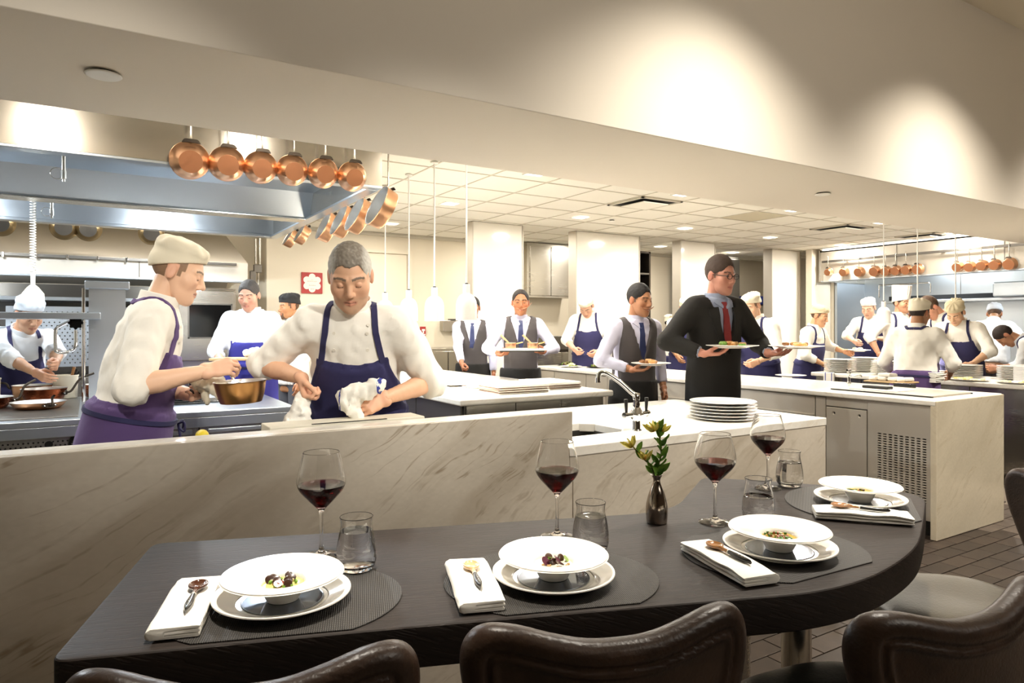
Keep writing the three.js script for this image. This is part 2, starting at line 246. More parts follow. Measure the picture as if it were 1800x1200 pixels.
// ------------------------------------------------------------------ grille counter on the right of the aisle, running to the back
{
  const t = thing('long_counter', 'long marble topped steel counter with a louvred door panel at its near end', 'counter', R(5.23, 4.8, 0));
  wpart('countertop', [bx(4.755, 5.70, 2.37, 6.2, .893, .935, .012), bx(4.755, 5.36, 6.19, 7.2, .893, .935, .012)], M.marbleTop, t);
  wpart('end_panel', bx(4.758, 5.70, 2.362, 2.405, .004, .93, .006), M.marbleSideShaded, t);
  wpart('carcass', [bx(4.80, 5.68, 2.41, 6.18, .12, .89), bx(4.80, 5.33, 6.17, 7.18, .12, .89)], M.steelDark, t); wpart('plinth', bx(4.86, 5.3, 2.45, 7.15, 0, .12), M.black, t);
  // louvred panel: v 2.41..2.845
  const slots = []; for (let c = 0; c < 9; c++) for (let r = 0; r < 26; r++) { const u = .075 + c * .0385, y = .11 + r * .0172; slots.push([[u, y], [u, y + .0085], [u + .024, y + .0085], [u + .024, y]]); }
  const P = extr([[0, 0], [.44, 0], [.44, .77], [0, .77]], .012, .001, 1, slots); P.rotateY(-Math.PI / 2); P.translate(4.792, .12, -2.847); P.scale(1, 1, 1);
  wpart('louvre_panel', tri(P), M.steelSatin, t); wpart('louvre_backing', bx(4.793, 4.799, 2.42, 2.84, .14, .85), M.hollow, t);
  const D = extr([[0, 0], [.318, 0], [.318, .69], [0, .69]], .016, .002, 1, [[...Array(14)].map((_, k) => [.062 + .011 * Math.cos(-k * .4488), .648 + .011 * Math.sin(-k * .4488)]), [...Array(14)].map((_, k) => [.262 + .011 * Math.cos(-k * .4488), .648 + .011 * Math.sin(-k * .4488)])]); D.rotateY(-Math.PI / 2); D.translate(4.793, .125, -3.17);
  const door = wpart('door', tri(D), M.steelSatin, t); wpart('finger_hole', [bx(4.785, 4.792, 2.88, 3.14, .74, .8)], M.chrome, door);
  wpart('fascia', bx(4.783, 4.80, 2.85, 3.175, .825, .89), M.steelSatin, t);
  let v = 3.18; for (const w of [.09, .95, .95, .6, .38, .62, .38]) { wpart('front_panel', bx(4.782, 4.80, v, v + w - .006, .13, .885, .002), M.steelSatin, t); if (w === .38) { const d = wpart('drawer', bx(4.772, 4.79, v + .02, v + w - .03, .3, .72, .003), M.steelSatin, t); for (const q of [.11, .25]) wpart('knob', bar(R(4.775, v + q, .66), R(4.755, v + q, .66), .014), M.chrome, d); } else if (w > .5) { wpart('rail', bx(4.774, 4.786, v + .01, v + w - .016, .735, .745), M.steelSatin, t); } v += w; }
}
// ------------------------------------------------------------------ pass counter (menus), below the pendants
{
  const t = thing('pass_counter', 'bright marble topped pass counter with steel sides and stacked menus', 'counter', R(2.68, 5.4, 0));
  wpart('countertop', bx(2.04, 3.33, 3.94, 7.0, .905, .95, .014), M.marbleTop, t); wpart('carcass', bx(2.1, 3.27, 4.0, 6.94, .1, .904), M.steelDark, t); wpart('plinth', bx(2.16, 3.2, 4.06, 6.9, 0, .1), M.black, t);
  for (let k = 0; k < 4; k++) wpart('side_panel', bx(2.082, 2.1, 4.02 + k * .73, 4.74 + k * .73, .12, .9, .002), M.steelDark, t);
  for (let k = 0; k < 3; k++) wpart('front_panel', bx(2.11 + k * .386, 2.49 + k * .386, 3.984, 4.0, .12, .9, .002), M.steel, t);
}
// ------------------------------------------------------------------ plate counter further right
{
  const t = thing('plate_counter', 'far marble topped steel counter carrying the tall stacks of white plates', 'counter', R(7.3, 2.6, 0));
  wpart('countertop', bx(6.88, 7.78, .1, 4.76, .875, .92, .012), M.marbleTop, t);
  wpart('carcass', [bx(6.95, 7.7, 2.62, 4.72, .1, .874), bx(7.55, 7.72, .2, 2.62, .02, .874), bx(6.94, 7.6, .2, 2.62, .02, .06)], M.steelDark, t);
  wpart('apron', bx(6.905, 6.94, .12, 2.62, .735, .875, .004), M.steel, t); wpart('plinth', bx(7.0, 7.66, 2.66, 4.68, 0, .1), M.black, t);
  for (let k = 0; k < 4; k++) wpart('front_panel', bx(6.925, 6.95, 2.63 + k * .524, 3.147 + k * .524, .12, .87, .002), M.steel, t);
  wpart('shelf', bx(6.93, 7.58, .2, 2.6, .46, .485, .003), M.steel, t); wpart('shelf', bx(6.93, 7.58, .2, 2.6, .16, .18, .003), M.steelDark, t);
  for (const q of [.2, 1.4, 2.58]) wpart('post', bx(6.92, 6.96, q, q + .04, 0, .735), M.steel, t);
  wpart('back_board', bx(7.5, 7.56, .2, 2.6, .05, .74), M.hollow, t);
}
// ------------------------------------------------------------------ cooking suite on the left
{
  const t = thing('stove_island', 'stainless cooking island with a steel top, between two chefs at the left', 'stove', R(-1, 4.95, 0));
  wpart('worktop', bx(-3.4, 1.15, 4.60, 6.06, .862, .9, .006), M.steelCool, t); wpart('hot_plate', bx(-3.2, -.06, 4.70, 5.98, .9, .906, .003), M.steelDark, t);
  wpart('fascia', bx(-3.4, 1.15, 4.61, 4.64, .80, .862, .004), M.steelCool, t); wpart('carcass', bx(-3.38, 1.12, 4.68, 6.02, .1, .862), M.steelDark, t); wpart('plinth', bx(-3.3, 1.08, 4.72, 6.0, 0, .1), M.black, t);
  for (let k = 0; k < 2; k++) { const d = wpart('drawer', bx(.02 + k * .565, .575 + k * .565, 4.66, 4.69, .14, .80, .004), M.steel, t); wpart('handle', bx(.06 + k * .565, .54 + k * .565, 4.645, 4.668, .755, .785, .006), M.steelCool, d); }
  const holes = []; for (let i = 0; i < 34; i++) for (let j = 0; j < 9; j++) { const a = .02 + i * .023 + (j % 2) * .0115, b = .02 + j * .022; holes.push([[a, b], [a + .006, b + .006], [a + .012, b], [a + .006, b - .006]]); }
  const g = extr([[0, 0], [.84, 0], [.84, .22], [0, .22]], .008, 0, 1, holes); g.translate(-.85, .575, -4.672); wpart('perforated_panel', tri(g), M.steel, t); wpart('panel_backing', bx(-.85, -.01, 4.674, 4.68, .55, .8), M.hollow, t);
  wpart('oven_door', bx(-1.9, -.87, 4.66, 4.69, .14, .8, .005), M.steel, t);
  const wl = wpart('handwheel', moved(new THREE.TorusGeometry(.045, .009, 8, 24), -.055, .755, -4.635), M.blackGloss, t); wpart('hub', [bar(R(-.055, 4.68, .755), R(-.055, 4.625, .755), .02), bx(-.095, -.015, 4.632, 4.64, .751, .759), bx(-.059, -.051, 4.632, 4.64, .715, .795)], M.chrome, wl);
  wpart('round_vent', bar(R(-.2, 4.675, .757), R(-.2, 4.66, .757), .02, .02, 20), M.hollow, t);
}
{ // gantry post and shelf over the island
  const t = thing('gantry_shelf', 'stainless gantry with a square post and long pass shelf above the stove', 'shelf', R(0, 5.65, .902));
  wpart('post', bx(-.01, .215, 5.6, 5.74, .902, 1.69), M.steelCool, t); wpart('cap', bx(-.035, .24, 5.58, 5.76, 1.69, 1.745, .008), M.steelCool, t); wpart('shelf', bx(-3.2, .06, 5.48, 5.85, 1.475, 1.52, .005), M.steelCool, t); wpart('edge_post', bar(R(-.04, 5.59, .903), R(-.04, 5.59, 1.69), .012), M.chrome, t);
}
// ------------------------------------------------------------------ island hood with its own lights
{
  const t = thing('island_hood', 'large stainless island hood with copper pans hung along its front edge', 'extractor hood', R(-.8, 5.8, 2.35));
  wpart('front_panel', bx(-4, 1.64, 4.29, 4.33, 2.345, 2.70), M.steelHood, t); wpart('lip', bx(-4, 1.64, 4.285, 4.37, 2.335, 2.352, .004), M.steelCool, t);
  wpart('side_panel', bx(1.60, 1.64, 4.33, 7.3, 2.345, 2.70), M.steel, t); wpart('side_lip', bx(1.56, 1.645, 4.37, 7.3, 2.335, 2.352, .004), M.steelCool, t);
  wpart('back_panel', bx(-4, 1.6, 7.26, 7.3, 2.345, 2.70), M.steelCool, t); wpart('back_lip', bx(-4, 1.6, 7.2, 7.31, 2.335, 2.365, .006), M.steelCool, t);
  wpart('roof', bx(-4, 1.62, 4.3, 7.3, 2.55, 2.57), M.steelCool, t);
  const dv = [[5.9, 2.345], [6.04, 2.345], [6.16, 2.55], [5.78, 2.55]]; const g = extr(dv.map(([a, b]) => [a, b]), 5.6, .003, 1); g.rotateY(Math.PI / 2); g.translate(-4, 0, 0); wpart('divider', tri(g), M.steelCool, t);
  wpart('divider_lip', bx(-4, 1.6, 5.88, 6.06, 2.335, 2.347, .004), M.steel, t);
}
for (const [x, v, l] of [[1.05, 4.95, 'clear glass vapour light under the front bay of the island hood'], [-1.2, 5.2, 'vapour light under the front bay of the hood, out at its left'], [.62, 6.65, 'vapour light under the rear bay of the island hood'], [-1.0, 6.65, 'vapour light under the rear bay of the hood at its left'], [-1.1, 8.5, 'vapour light under the back canopy above the perforated screen'], [.9, 8.25, 'vapour light under the back canopy above the ovens'], [10.85, 5.6, 'vapour light under the right wall hood near its left end'], [10.85, 3.4, 'vapour light under the right wall hood near its middle']]) {  // last four are added to brighten the back canopy and right niche
  const t = thing('hood_light', l, 'hood light', R(x, v, v > 8 ? 1.976 : x > 9 ? 2.636 : 2.548)); mesh('bracket', bx(-.1, .1, -.06, .06, -.02, 0, .004), M.steelDark, t);
  mesh('lens', moved(new RoundedBoxGeometry(.17, .06, .10, 3, .02), 0, -.05, 0), M.glow(COOL, 1.1), t); rectLight(t, COOL, HOODL * (v > 8 ? .35 : 1), .3, .14, V(0, -.085, 0), R(x, v, 0)); const pl = new THREE.PointLight(COOL, HOODBULB * (v > 8 ? .5 : 1), 0, 2); pl.position.set(0, -.05, 0); pl.castShadow = true; pl.name = 'light'; t.add(pl);
}
for (const [x, l] of [[-1.4, 'left'], [.05, 'middle'], [1.2, 'right']]) { const t = thing('added_strip_light', `slim ceiling light between the two hoods, out of view, ${l} one of three`, 'ceiling light', R(x, 7.62, 2.705)); mesh('housing', bx(-.3, .3, -.06, .06, -.02, .02, .004), M.white, t); mesh('diffuser', moved(new THREE.BoxGeometry(.56, .004, .1), 0, -.022, 0), M.glow(NEUTRAL, 3), t); rectLight(t, NEUTRAL, 75, .56, .1, V(0, -.03, 0), R(x, 8.0, 0)); }  // unseen strips added to brighten the back canopy and cook line
// light boxes on the kitchen side of the beam
for (const [x, l] of [[-.22, 'square white wall light on the kitchen side of the beam']]) {
  const t = thing('wall_light', l, 'wall light', R(x, 3.36, 2.575)); mesh('housing', bx(-.12, .12, 0, .02, -.12, .12, .004), M.white, t); mesh('diffuser', bx(-.11, .11, .02, .023, -.11, .11), M.glow(NEUTRAL, 6), t); rectLight(t, NEUTRAL, BACKL, .22, .22, V(0, 0, -.03), R(x, 4.6, 1.9));
}
// ------------------------------------------------------------------ back cook line
{
  const t = thing('back_canopy', 'sloping stainless canopy along the back wall above the ovens', 'extractor hood', R(-1, 8.6, 1.92));
  const pr = [[7.9, 1.92], [7.9, 2.12], [9.3, 2.58], [9.38, 2.58], [9.38, 1.92], [9.3, 1.92], [9.2, 1.98], [8.0, 1.98], [7.96, 1.92]];
  const g = extr(pr, 5.6, 0, 1); g.rotateY(Math.PI / 2); g.translate(-4.13, 0, 0); wpart('canopy', tri(g), M.steelSatin, t);
  wpart('pan_rail', [bx(-4, 1.35, 7.86, 7.885, 2.085, 2.115, .004)], M.steelDark, t); wpart('lower_lip', bx(-4.1, 1.475, 7.88, 7.97, 1.905, 1.925, .003), M.steelCool, t);
  for (const x of [-2, .42, 1.0]) wpart('seam', bx(x, x + .006, 7.893, 7.9, 1.93, 2.12), M.iron, t);
  for (let k = 0; k < 12; k++) wpart('hook', bx(-2.2 + k * .25, -2.18 + k * .25, 7.845, 7.865, 2.07, 2.12, .003), M.chrome, t);
  wpart('name_plate', bx(-1.05, -.79, 7.885, 7.9, 1.945, 1.99, .002), M.paper, t);
}
{
  const t = thing('oven_stack', 'pair of stacked stainless ovens with glass doors under the back canopy', 'oven', R(1.07, 8.7, 0));
  wpart('body', bx(.74, 1.42, 8.34, 9.2, .1, 1.86), M.steel, t); wpart('leg', bx(.76, .8, 8.4, 8.44, 0, .1), M.steelDark, t); wpart('leg', bx(1.36, 1.4, 8.4, 8.44, 0, .1), M.steelDark, t);
  for (const h of [1.05, .2]) { const d = wpart('door', bx(.78, 1.40, 8.29, 8.34, h, h + .78, .008), M.steel, t); wpart('window', bx(.93, 1.36, 8.284, 8.292, h + .26, h + .62), M.blackGloss, d); wpart('handle', bx(.80, .83, 8.24, 8.29, h + .3, h + .5, .008), M.black, d); wpart('window_frame', [bx(.915, .93, 8.282, 8.292, h + .245, h + .635), bx(1.36, 1.375, 8.282, 8.292, h + .245, h + .635), bx(.915, 1.375, 8.282, 8.292, h + .62, h + .635), bx(.915, 1.375, 8.282, 8.292, h + .245, h + .26)], M.steelDark, d); }
}
{
  const t = thing('back_range', 'stainless range and shelf unit with a perforated screen along the back wall', 'range', R(-1.4, 8.8, 0));
  wpart('cabinet', bx(-3.9, .7, 8.4, 9.3, .1, .9, .004), M.steel, t); wpart('plinth', bx(-3.8, .6, 8.5, 9.2, 0, .1), M.black, t); wpart('shelf', bx(-3.9, .7, 8.6, 9.2, 1.70, 1.74, .004), M.steelCool, t); wpart('lower_shelf', bx(-3.9, -.7, 8.5, 9.2, 1.40, 1.43, .004), M.steelCool, t);
  const holes = []; for (let i = 0; i < 30; i++) for (let j = 0; j < 16; j++) { const a = .04 + i * .046 + (j % 2) * .023, b = .04 + j * .036; holes.push([[a, b], [a + .009, b + .01], [a + .018, b], [a + .009, b - .01]]); }
  const g = extr([[0, 0], [1.42, 0], [1.42, .64], [0, .64]], .01, 0, 1, holes); g.translate(-.74, 1.0, -8.7); wpart('perforated_screen', tri(g), M.steelCool, t); wpart('back_board', bx(-3.9, .7, 9.18, 9.22, .9, 1.9), M.steelDark, t);
}
// ------------------------------------------------------------------ right cook line: hood, niche, range
{
  const t = thing('wall_hood', 'long stainless wall hood with small copper pans on a rail, at the right', 'extractor hood', R(10.8, 3.6, 2.17));
  wpart('face', bx(10.15, 10.19, .3, 6.83, 2.165, 2.66), M.steelSatin, t); wpart('end_panel', bx(10.15, 11.4, 6.83, 6.87, 2.165, 2.68), M.steel, t); wpart('roof', bx(10.15, 11.42, .3, 6.85, 2.64, 2.68), M.steel, t); wpart('lip', bx(10.14, 10.26, .3, 6.83, 2.155, 2.175, .004), M.steelCool, t);
  wpart('pan_rail', bx(10.09, 10.115, .4, 6.78, 2.46, 2.495, .003), M.steelDark, t); for (let k = 0; k < 9; k++) wpart('bracket', bx(10.11, 10.15, .6 + k * .72, .63 + k * .72, 2.47, 2.49), M.steelDark, t);
  for (const q of [2.1, 4.2, 5.6]) wpart('seam', bx(10.146, 10.15, q, q + .006, 2.17, 2.66), M.steelDark, t);
  wpart('tag_plate', bx(10.135, 10.15, 6.45, 6.78, 2.16, 2.27, .003), M.white, t);
}
{ const t = thing('cove_light', 'thin glowing light strip at the ceiling above the right wall hood', 'light strip', R(10.1, 4.2, 2.69)); mesh('housing', bx(-.02, .05, -2.6, 2.6, -.02, .005), M.white, t); mesh('diffuser', moved(new THREE.BoxGeometry(.05, .02, 5.1), -.01, -.025, 0), M.glow(NEUTRAL, 2.2), t); rectLight(t, NEUTRAL, 1.4, 5.1, .05, V(-.05, -.045, 0), R(8.6, 4.2, 1.2)); }
{
  const t = thing('wall_range', 'stainless range with splashback and high shelf below the right wall hood', 'range', R(10.8, 3.6, 0));
  wpart('splashback', bx(11.38, 11.42, .3, 6.9, .9, 2.64), M.steelCool, t); wpart('side_panel', bx(10.6, 11.4, 6.84, 6.88, .9, 2.16), M.steelCool, t);
  wpart('cabinet', bx(10.5, 11.4, .3, 6.8, .1, .9, .004), M.steel, t); wpart('plinth', bx(10.6, 11.3, .4, 6.7, 0, .1), M.black, t);
  wpart('high_shelf', bx(10.9, 11.4, .3, 6.3, 1.80, 1.84, .004), M.steelCool, t); wpart('shelf_slot', bx(11.36, 11.385, .3, 6.4, 1.86, 1.93), M.hollow, t); wpart('grill_box', bx(10.75, 11.35, 2.4, 4.6, 1.845, 2.05, .02), M.steelCool, t);
  for (const q of [2.4, 3.9, 5.3]) wpart('seam', bx(11.374, 11.38, q, q + .006, .9, 2.6), M.steelDark, t);
  const oil = wpart('pot_filler', tube([R(11.3, 6.3, 2.1), R(10.9, 6.3, 2.1), R(10.9, 5.9, 2.1), R(10.9, 5.5, 2.1), R(10.9, 5.5, 1.95)], .012, 30, 8, false), M.chrome, t); wpart('spout', bar(R(10.9, 6.3, 2.1), R(10.9, 6.3, 1.9), .012), M.chrome, oil);
}
// ------------------------------------------------------------------ back room pieces seen between the panels
{
  const t = thing('wall_cupboard', 'two door stainless wall cupboard seen between the first two white panels', 'cupboard', R(5.97, 8.7, 1.87)); wpart('case', bx(5.55, 6.40, 8.56, 8.85, 1.87, 2.69), M.steel, t);
  for (const k of [0, 1]) wpart('door', bx(5.6 + k * .378, 5.97 + k * .378, 8.535, 8.56, 1.9, 2.64, .004), M.steel, t);
}
{ const t = thing('shelf_cabinet', 'tall dark open shelf cabinet just right of the second white panel', 'shelves', R(7.28, 8.2, 0)); wpart('case', [bx(7.08, 7.11, 7.95, 8.5, 0, 2.6), bx(7.43, 7.46, 7.95, 8.5, 0, 2.6), bx(7.08, 7.46, 8.46, 8.5, 0, 2.6), bx(7.08, 7.46, 7.95, 8.5, 2.57, 2.6)], M.iron, t); for (let k = 0; k < 7; k++) wpart('shelf', bx(7.11, 7.43, 7.95, 8.46, .2 + k * .34, .225 + k * .34), M.steelDark, t); }
{ const t = thing('tall_fridge', 'tall dark steel refrigerator behind the gap of the last two panels', 'refrigerator', R(9.1, 8.3, 0)); wpart('body', bx(8.72, 9.5, 7.95, 8.75, .1, 2.62), M.steelDark, t); for (const k of [0, 1]) { const d = wpart('door', bx(8.73 + k * .39, 9.1 + k * .39, 7.92, 7.95, .14, 2.58, .006), M.steelDark, t); wpart('handle', bx(9.06 + k * .07, 9.085 + k * .07, 7.88, 7.92, 1.0, 1.7, .006), M.steel, d); } wpart('plinth', bx(8.75, 9.45, 8, 8.7, 0, .1), M.black, t); }
{ const t = thing('wire_rack', 'dark wire rack with a blue crate on top, by the fourth panel', 'rack', R(9.85, 8.1, 0)); for (const [a, b] of [[9.58, 7.8], [10.1, 7.8], [9.58, 8.3], [10.1, 8.3]]) wpart('post', bar(R(a, b, 0), R(a, b, 1.9), .014), M.iron, t); for (let k = 0; k < 9; k++) wpart('shelf', bx(9.57, 10.11, 7.79, 8.31, .2 + k * .2, .215 + k * .2), M.iron, t); wpart('crate', bx(9.6, 10.08, 7.82, 8.28, 1.815, 1.96, .01), M.bluecloth, t); }
{ const t = thing('side_range', 'low steel range with pots behind the cook at the salad plates', 'range', R(5.35, 7.9, 0)); wpart('cabinet', bx(4.7, 6.0, 7.5, 8.4, 0, 1.08, .004), M.steel, t); wpart('grate', [bx(4.8, 5.9, 7.6, 8.3, 1.08, 1.11)], M.iron, t); wpart('box', bx(5.3, 5.65, 7.6, 7.9, 1.11, 1.3, .01), M.steelDark, t); wpart('pot', lathe([[0, 0], [.12, 0], [.13, .1], [.122, .1], [.115, .01], [0, .01]]).translate(5.0, 1.11, -7.8), M.iron, t); }
{ const t = thing('steel_cabinet', 'plain steel cabinet against the beige wall behind the waiters', 'cabinet', R(3.95, 8.5, 0)); wpart('body', bx(3.6, 4.5, 8.2, 8.8, .05, 1.14, .004), M.steel, t); wpart('plinth', bx(3.65, 4.45, 8.25, 8.75, 0, .06), M.black, t); for (const k of [0, 1]) wpart('door', bx(3.62 + k * .44, 4.05 + k * .44, 8.18, 8.2, .1, 1.1, .004), M.steel, t); }

// ------------------------------------------------------------------ dining side downlights in the high ceiling
for (const [x, v, k, ang, l, tx, tv, pen] of [[2.6, 1.48, 1, 55, 'recessed round downlight washing the beam face, out of view above the rounded table end', 2.6, 1.6, 1], [4.74, 1.48, 1, 55, 'recessed round downlight washing the beam face, out of view to the right', 4.74, 1.6, 1], [6.88, 1.48, 1, 55, 'recessed round downlight washing the beam face, far right out of view', 6.88, 1.6, 1], [.42, 1.5, .9, 15, 'narrow round downlight over the two left settings, out of view', .5, 1.3, .8], [1.5, 1.35, .25, 17, 'narrow round downlight over the two right settings, out of view', 1.6, 1.1, .8]]) {
  const t = thing('downlight', l, 'downlight', R(x, v, 3.68)); mesh('trim_ring', lathe([[.05, 0], [.075, -.004], [.07, -.008], [.05, -.006]], 32), M.white, t); mesh('lens', lathe([[0, -.002], [.05, -.002], [.05, .0], [0, 0]], 24), M.glow(WARM, 3), t);
  const s = new THREE.SpotLight(WARM, DOWN * k, 0, ang * DEG2, pen, 2); s.position.set(0, -.02, 0); s.castShadow = true; s.shadow.radius = 3; t.add(s); s.target.position.set(tx - x, -3.6, -(tv - v)); t.add(s.target); s.name = 'light';
}

{ const t = thing('added_fill_panel', 'large soft light panel hung in the dining room behind the viewer, out of view', 'light panel', R(2.6, -1.9, 3.3)); { const n = R(1.6, 3.0, 1.0).sub(R(2.6, -1.9, 3.3)).normalize(), q = new THREE.Quaternion().setFromUnitVectors(V(0, 0, 1), n); t.quaternion.copy(q); mesh('frame', moved(new THREE.BoxGeometry(2.1, 1.1, .03), 0, 0, -.02), M.white, t); mesh('diffuser', moved(new THREE.BoxGeometry(2, 1, .004), 0, 0, 0), M.glow(NEUTRAL, 1), t); mesh('hanger', [bar(V(-.9, .4, -.03), V(-.9, .75, -.03), .01), bar(V(.9, .4, -.03), V(.9, .75, -.03), .01)], M.steel, t); rectLight(t, NEUTRAL, ROOMFILL, 2, 1, V(0, 0, .02), R(1.6, 3.0, 1.0)); } }  // unseen fill light added to brighten chefs, partition and beam face

for (const [x, v, tx, tv, l] of [[-.9, -1.6, .2, 3.15, 'adjustable dining spotlight aimed at the young chef, out of view'], [1.9, -1.6, 1.0, 2.85, 'adjustable dining spotlight aimed at the grey haired chef, out of view']]) {  // unseen lamps added as front fill on the two near chefs
  const t = thing('spotlight', l, 'spotlight', R(x, v, 3.60)), d = R(tx, tv, 1.38).sub(R(x, v, 3.60)), n = d.clone().normalize(); mesh('can', bar(n.clone().multiplyScalar(-.12), n.clone().multiplyScalar(-.002), .045, .05, 20), M.white, t); mesh('stem', bar(V(0, .08, 0), n.clone().multiplyScalar(-.08), .012), M.white, t); mesh('lens', bar(n.clone().multiplyScalar(-.003), n.clone().multiplyScalar(.0), .04, .04, 20), M.glow(NEUTRAL, 3), t);
  const s = new THREE.SpotLight(NEUTRAL, CHEFFILL, 0, 10.5 * DEG2, 1, 2); s.position.copy(n.clone().multiplyScalar(.03)); s.target.position.copy(d); s.castShadow = true; s.shadow.radius = 5; s.name = 'light'; t.add(s, s.target);
}

// ------------------------------------------------------------------ surface nets: a smooth indexed mesh of the zero set of f inside a box
function snetGrid(d, n0, n1, n2, lo, h) {
  const pos = [], idx = new Int32Array(n0 * n1 * n2).fill(-1), faces = []; const at = (i, j, k) => (k * n1 + j) * n0 + i;
  const off = [0, 1, n0, n0 + 1, n0 * n1, n0 * n1 + 1, n0 * n1 + n0, n0 * n1 + n0 + 1];
  const E = [[0, 1], [2, 3], [4, 5], [6, 7], [0, 2], [1, 3], [4, 6], [5, 7], [0, 4], [1, 5], [2, 6], [3, 7]];
  for (let k = 0; k < n2 - 1; k++) for (let j = 0; j < n1 - 1; j++) for (let i = 0; i < n0 - 1; i++) {
    const b = at(i, j, k); let m = 0; for (let c = 0; c < 8; c++) if (d[b + off[c]] < 0) m |= 1 << c; if (m === 0 || m === 255) continue;
    let x = 0, y = 0, z = 0, n = 0;
    for (const [p, q] of E) { const a = d[b + off[p]], e = d[b + off[q]]; if ((a < 0) === (e < 0)) continue; const t = a / (a - e); x += (p & 1) + t * ((q & 1) - (p & 1)); y += (p >> 1 & 1) + t * ((q >> 1 & 1) - (p >> 1 & 1)); z += (p >> 2) + t * ((q >> 2) - (p >> 2)); n++; }
    idx[b] = pos.length / 3; pos.push(lo[0] + (i + x / n) * h, lo[1] + (j + y / n) * h, lo[2] + (k + z / n) * h);
  }
  for (let k = 1; k < n2 - 1; k++) for (let j = 1; j < n1 - 1; j++) for (let i = 1; i < n0 - 1; i++) {
    const b = at(i, j, k), s = d[b] < 0;
    const quad = (p, q, r, t, e) => { if (s === (d[e] < 0)) return; const A = idx[p], B = idx[q], C = idx[r], D = idx[t]; if (A < 0 || B < 0 || C < 0 || D < 0) return; if (s) faces.push(A, C, B, A, D, C); else faces.push(A, B, C, A, C, D); };
    quad(b, b - n0 * n1, b - n0 * n1 - n0, b - n0, b + 1) ; quad(b, b - 1, b - 1 - n0 * n1, b - n0 * n1, b + n0); quad(b, b - n0, b - n0 - 1, b - 1, b + n0 * n1);
  }
  const g = new THREE.BufferGeometry(); g.setAttribute('position', new THREE.BufferAttribute(new Float32Array(pos), 3)); g.setIndex(faces);
  g.computeVertexNormals(); return g;
}
function snet(f, lo, hi, h) {
  const n = [0, 1, 2].map(k => Math.max(4, Math.ceil((hi[k] - lo[k]) / h) + 1)), d = new Float32Array(n[0] * n[1] * n[2]); let q = 0;
  for (let k = 0; k < n[2]; k++) for (let j = 0; j < n[1]; j++) for (let i = 0; i < n[0]; i++) d[q++] = f(lo[0] + i * h, lo[1] + j * h, lo[2] + k * h);
  return snetGrid(d, n[0], n[1], n[2], lo, h);
}
const smin = (a, b, k) => { const t = Math.max(k - Math.abs(a - b), 0) / k; return Math.min(a, b) - t * t * k * .25; };
const smax = (a, b, k) => -smin(-a, -b, k);
function cap(x, y, z, a, b, ra, rb) { const bx_ = b[0] - a[0], by = b[1] - a[1], bz = b[2] - a[2], t = clamp(((x - a[0]) * bx_ + (y - a[1]) * by + (z - a[2]) * bz) / (bx_ * bx_ + by * by + bz * bz + 1e-9)); return Math.hypot(x - a[0] - t * bx_, y - a[1] - t * by, z - a[2] - t * bz) - (ra + (rb - ra) * t); }
function ell(x, y, z, c, r) { const a = (x - c[0]) / r[0], b = (y - c[1]) / r[1], e = (z - c[2]) / r[2], k = Math.hypot(a, b, e); return (k - 1) * Math.min(r[0], r[1], r[2]) * .6 + (k - 1) * k / (Math.hypot(a / r[0], b / r[1], e / r[2]) + 1e-9) * .4; }
function poly2(pts) { return (x, y) => { let d = 1e9, s = 1; const n = pts.length; for (let i = 0, j = n - 1; i < n; j = i++) { const a = pts[i], b = pts[j], ex = b[0] - a[0], ey = b[1] - a[1], wx = x - a[0], wy = y - a[1], t = clamp((wx * ex + wy * ey) / (ex * ex + ey * ey + 1e-12)); const dx = wx - ex * t, dy = wy - ey * t; d = Math.min(d, dx * dx + dy * dy); const c1 = y >= a[1], c2 = y < b[1], c3 = ex * wy > ey * wx; if ((c1 && c2 && c3) || (!c1 && !c2 && !c3)) s = -s; } return s * Math.sqrt(d); }; }
function roundPoly(pts, n = 8) { const out = []; const L = pts.length; for (let i = 0; i < L; i++) { const [x, y, r] = pts[i], a = pts[(i + L - 1) % L], b = pts[(i + 1) % L]; if (!r) { out.push([x, y]); continue; } const da = Math.hypot(a[0] - x, a[1] - y), db = Math.hypot(b[0] - x, b[1] - y), ra = Math.min(r, da * .5), rb = Math.min(r, db * .5); const p0 = [x + (a[0] - x) / da * ra, y + (a[1] - y) / da * ra], p2 = [x + (b[0] - x) / db * rb, y + (b[1] - y) / db * rb]; for (let k = 0; k <= n; k++) { const t = k / n; out.push([(1 - t) ** 2 * p0[0] + 2 * t * (1 - t) * x + t * t * p2[0], (1 - t) ** 2 * p0[1] + 2 * t * (1 - t) * y + t * t * p2[1]]); } } return out; }
const yawTo = (dx, dv) => Math.atan2(dx, -dv);             // turn that points local +z along the room direction (dx, dv)

// ------------------------------------------------------------------ the dark table
const TOP = .90;
{
  const t = thing('dining_table', 'dark brown stained oak counter table with a rounded end and steel legs', 'table', R(1, 1.25, 0));
  const o = roundPoly([[-.056, 1.282, .03], [.128, 1.856, .035], [.676, 1.658, .2], [1.40, 1.405, .14], [1.81, 1.672, .05], [2.0, 1.46, .15], [2.235, 1.14, .14], [1.86, .955, .2], [1.62, .85, .2], [1.28, .80, .25], [1.0, .905, .2], [.45, 1.112, .2]], 10);
  const g = extr(o, .063, .006, 3); g.rotateX(-Math.PI / 2); g.translate(0, TOP - .063 - .006, 0); g.translate(0, 0, 0);
  wpart('tabletop', toCreasedNormals(tri(g, .339), .5), M.wood, t);
  for (const [x, v] of [[.2, 1.42], [.96, 1.12], [1.42, 1.02], [1.55, 1.3]]) { const l = wpart('leg', bar(R(x, v, .02), R(x, v, .84), .034, .034, 28), M.steel, t); wpart('foot_plate', bar(R(x, v, 0), R(x, v, .014), .13, .13, 36), M.steel, l); }
}
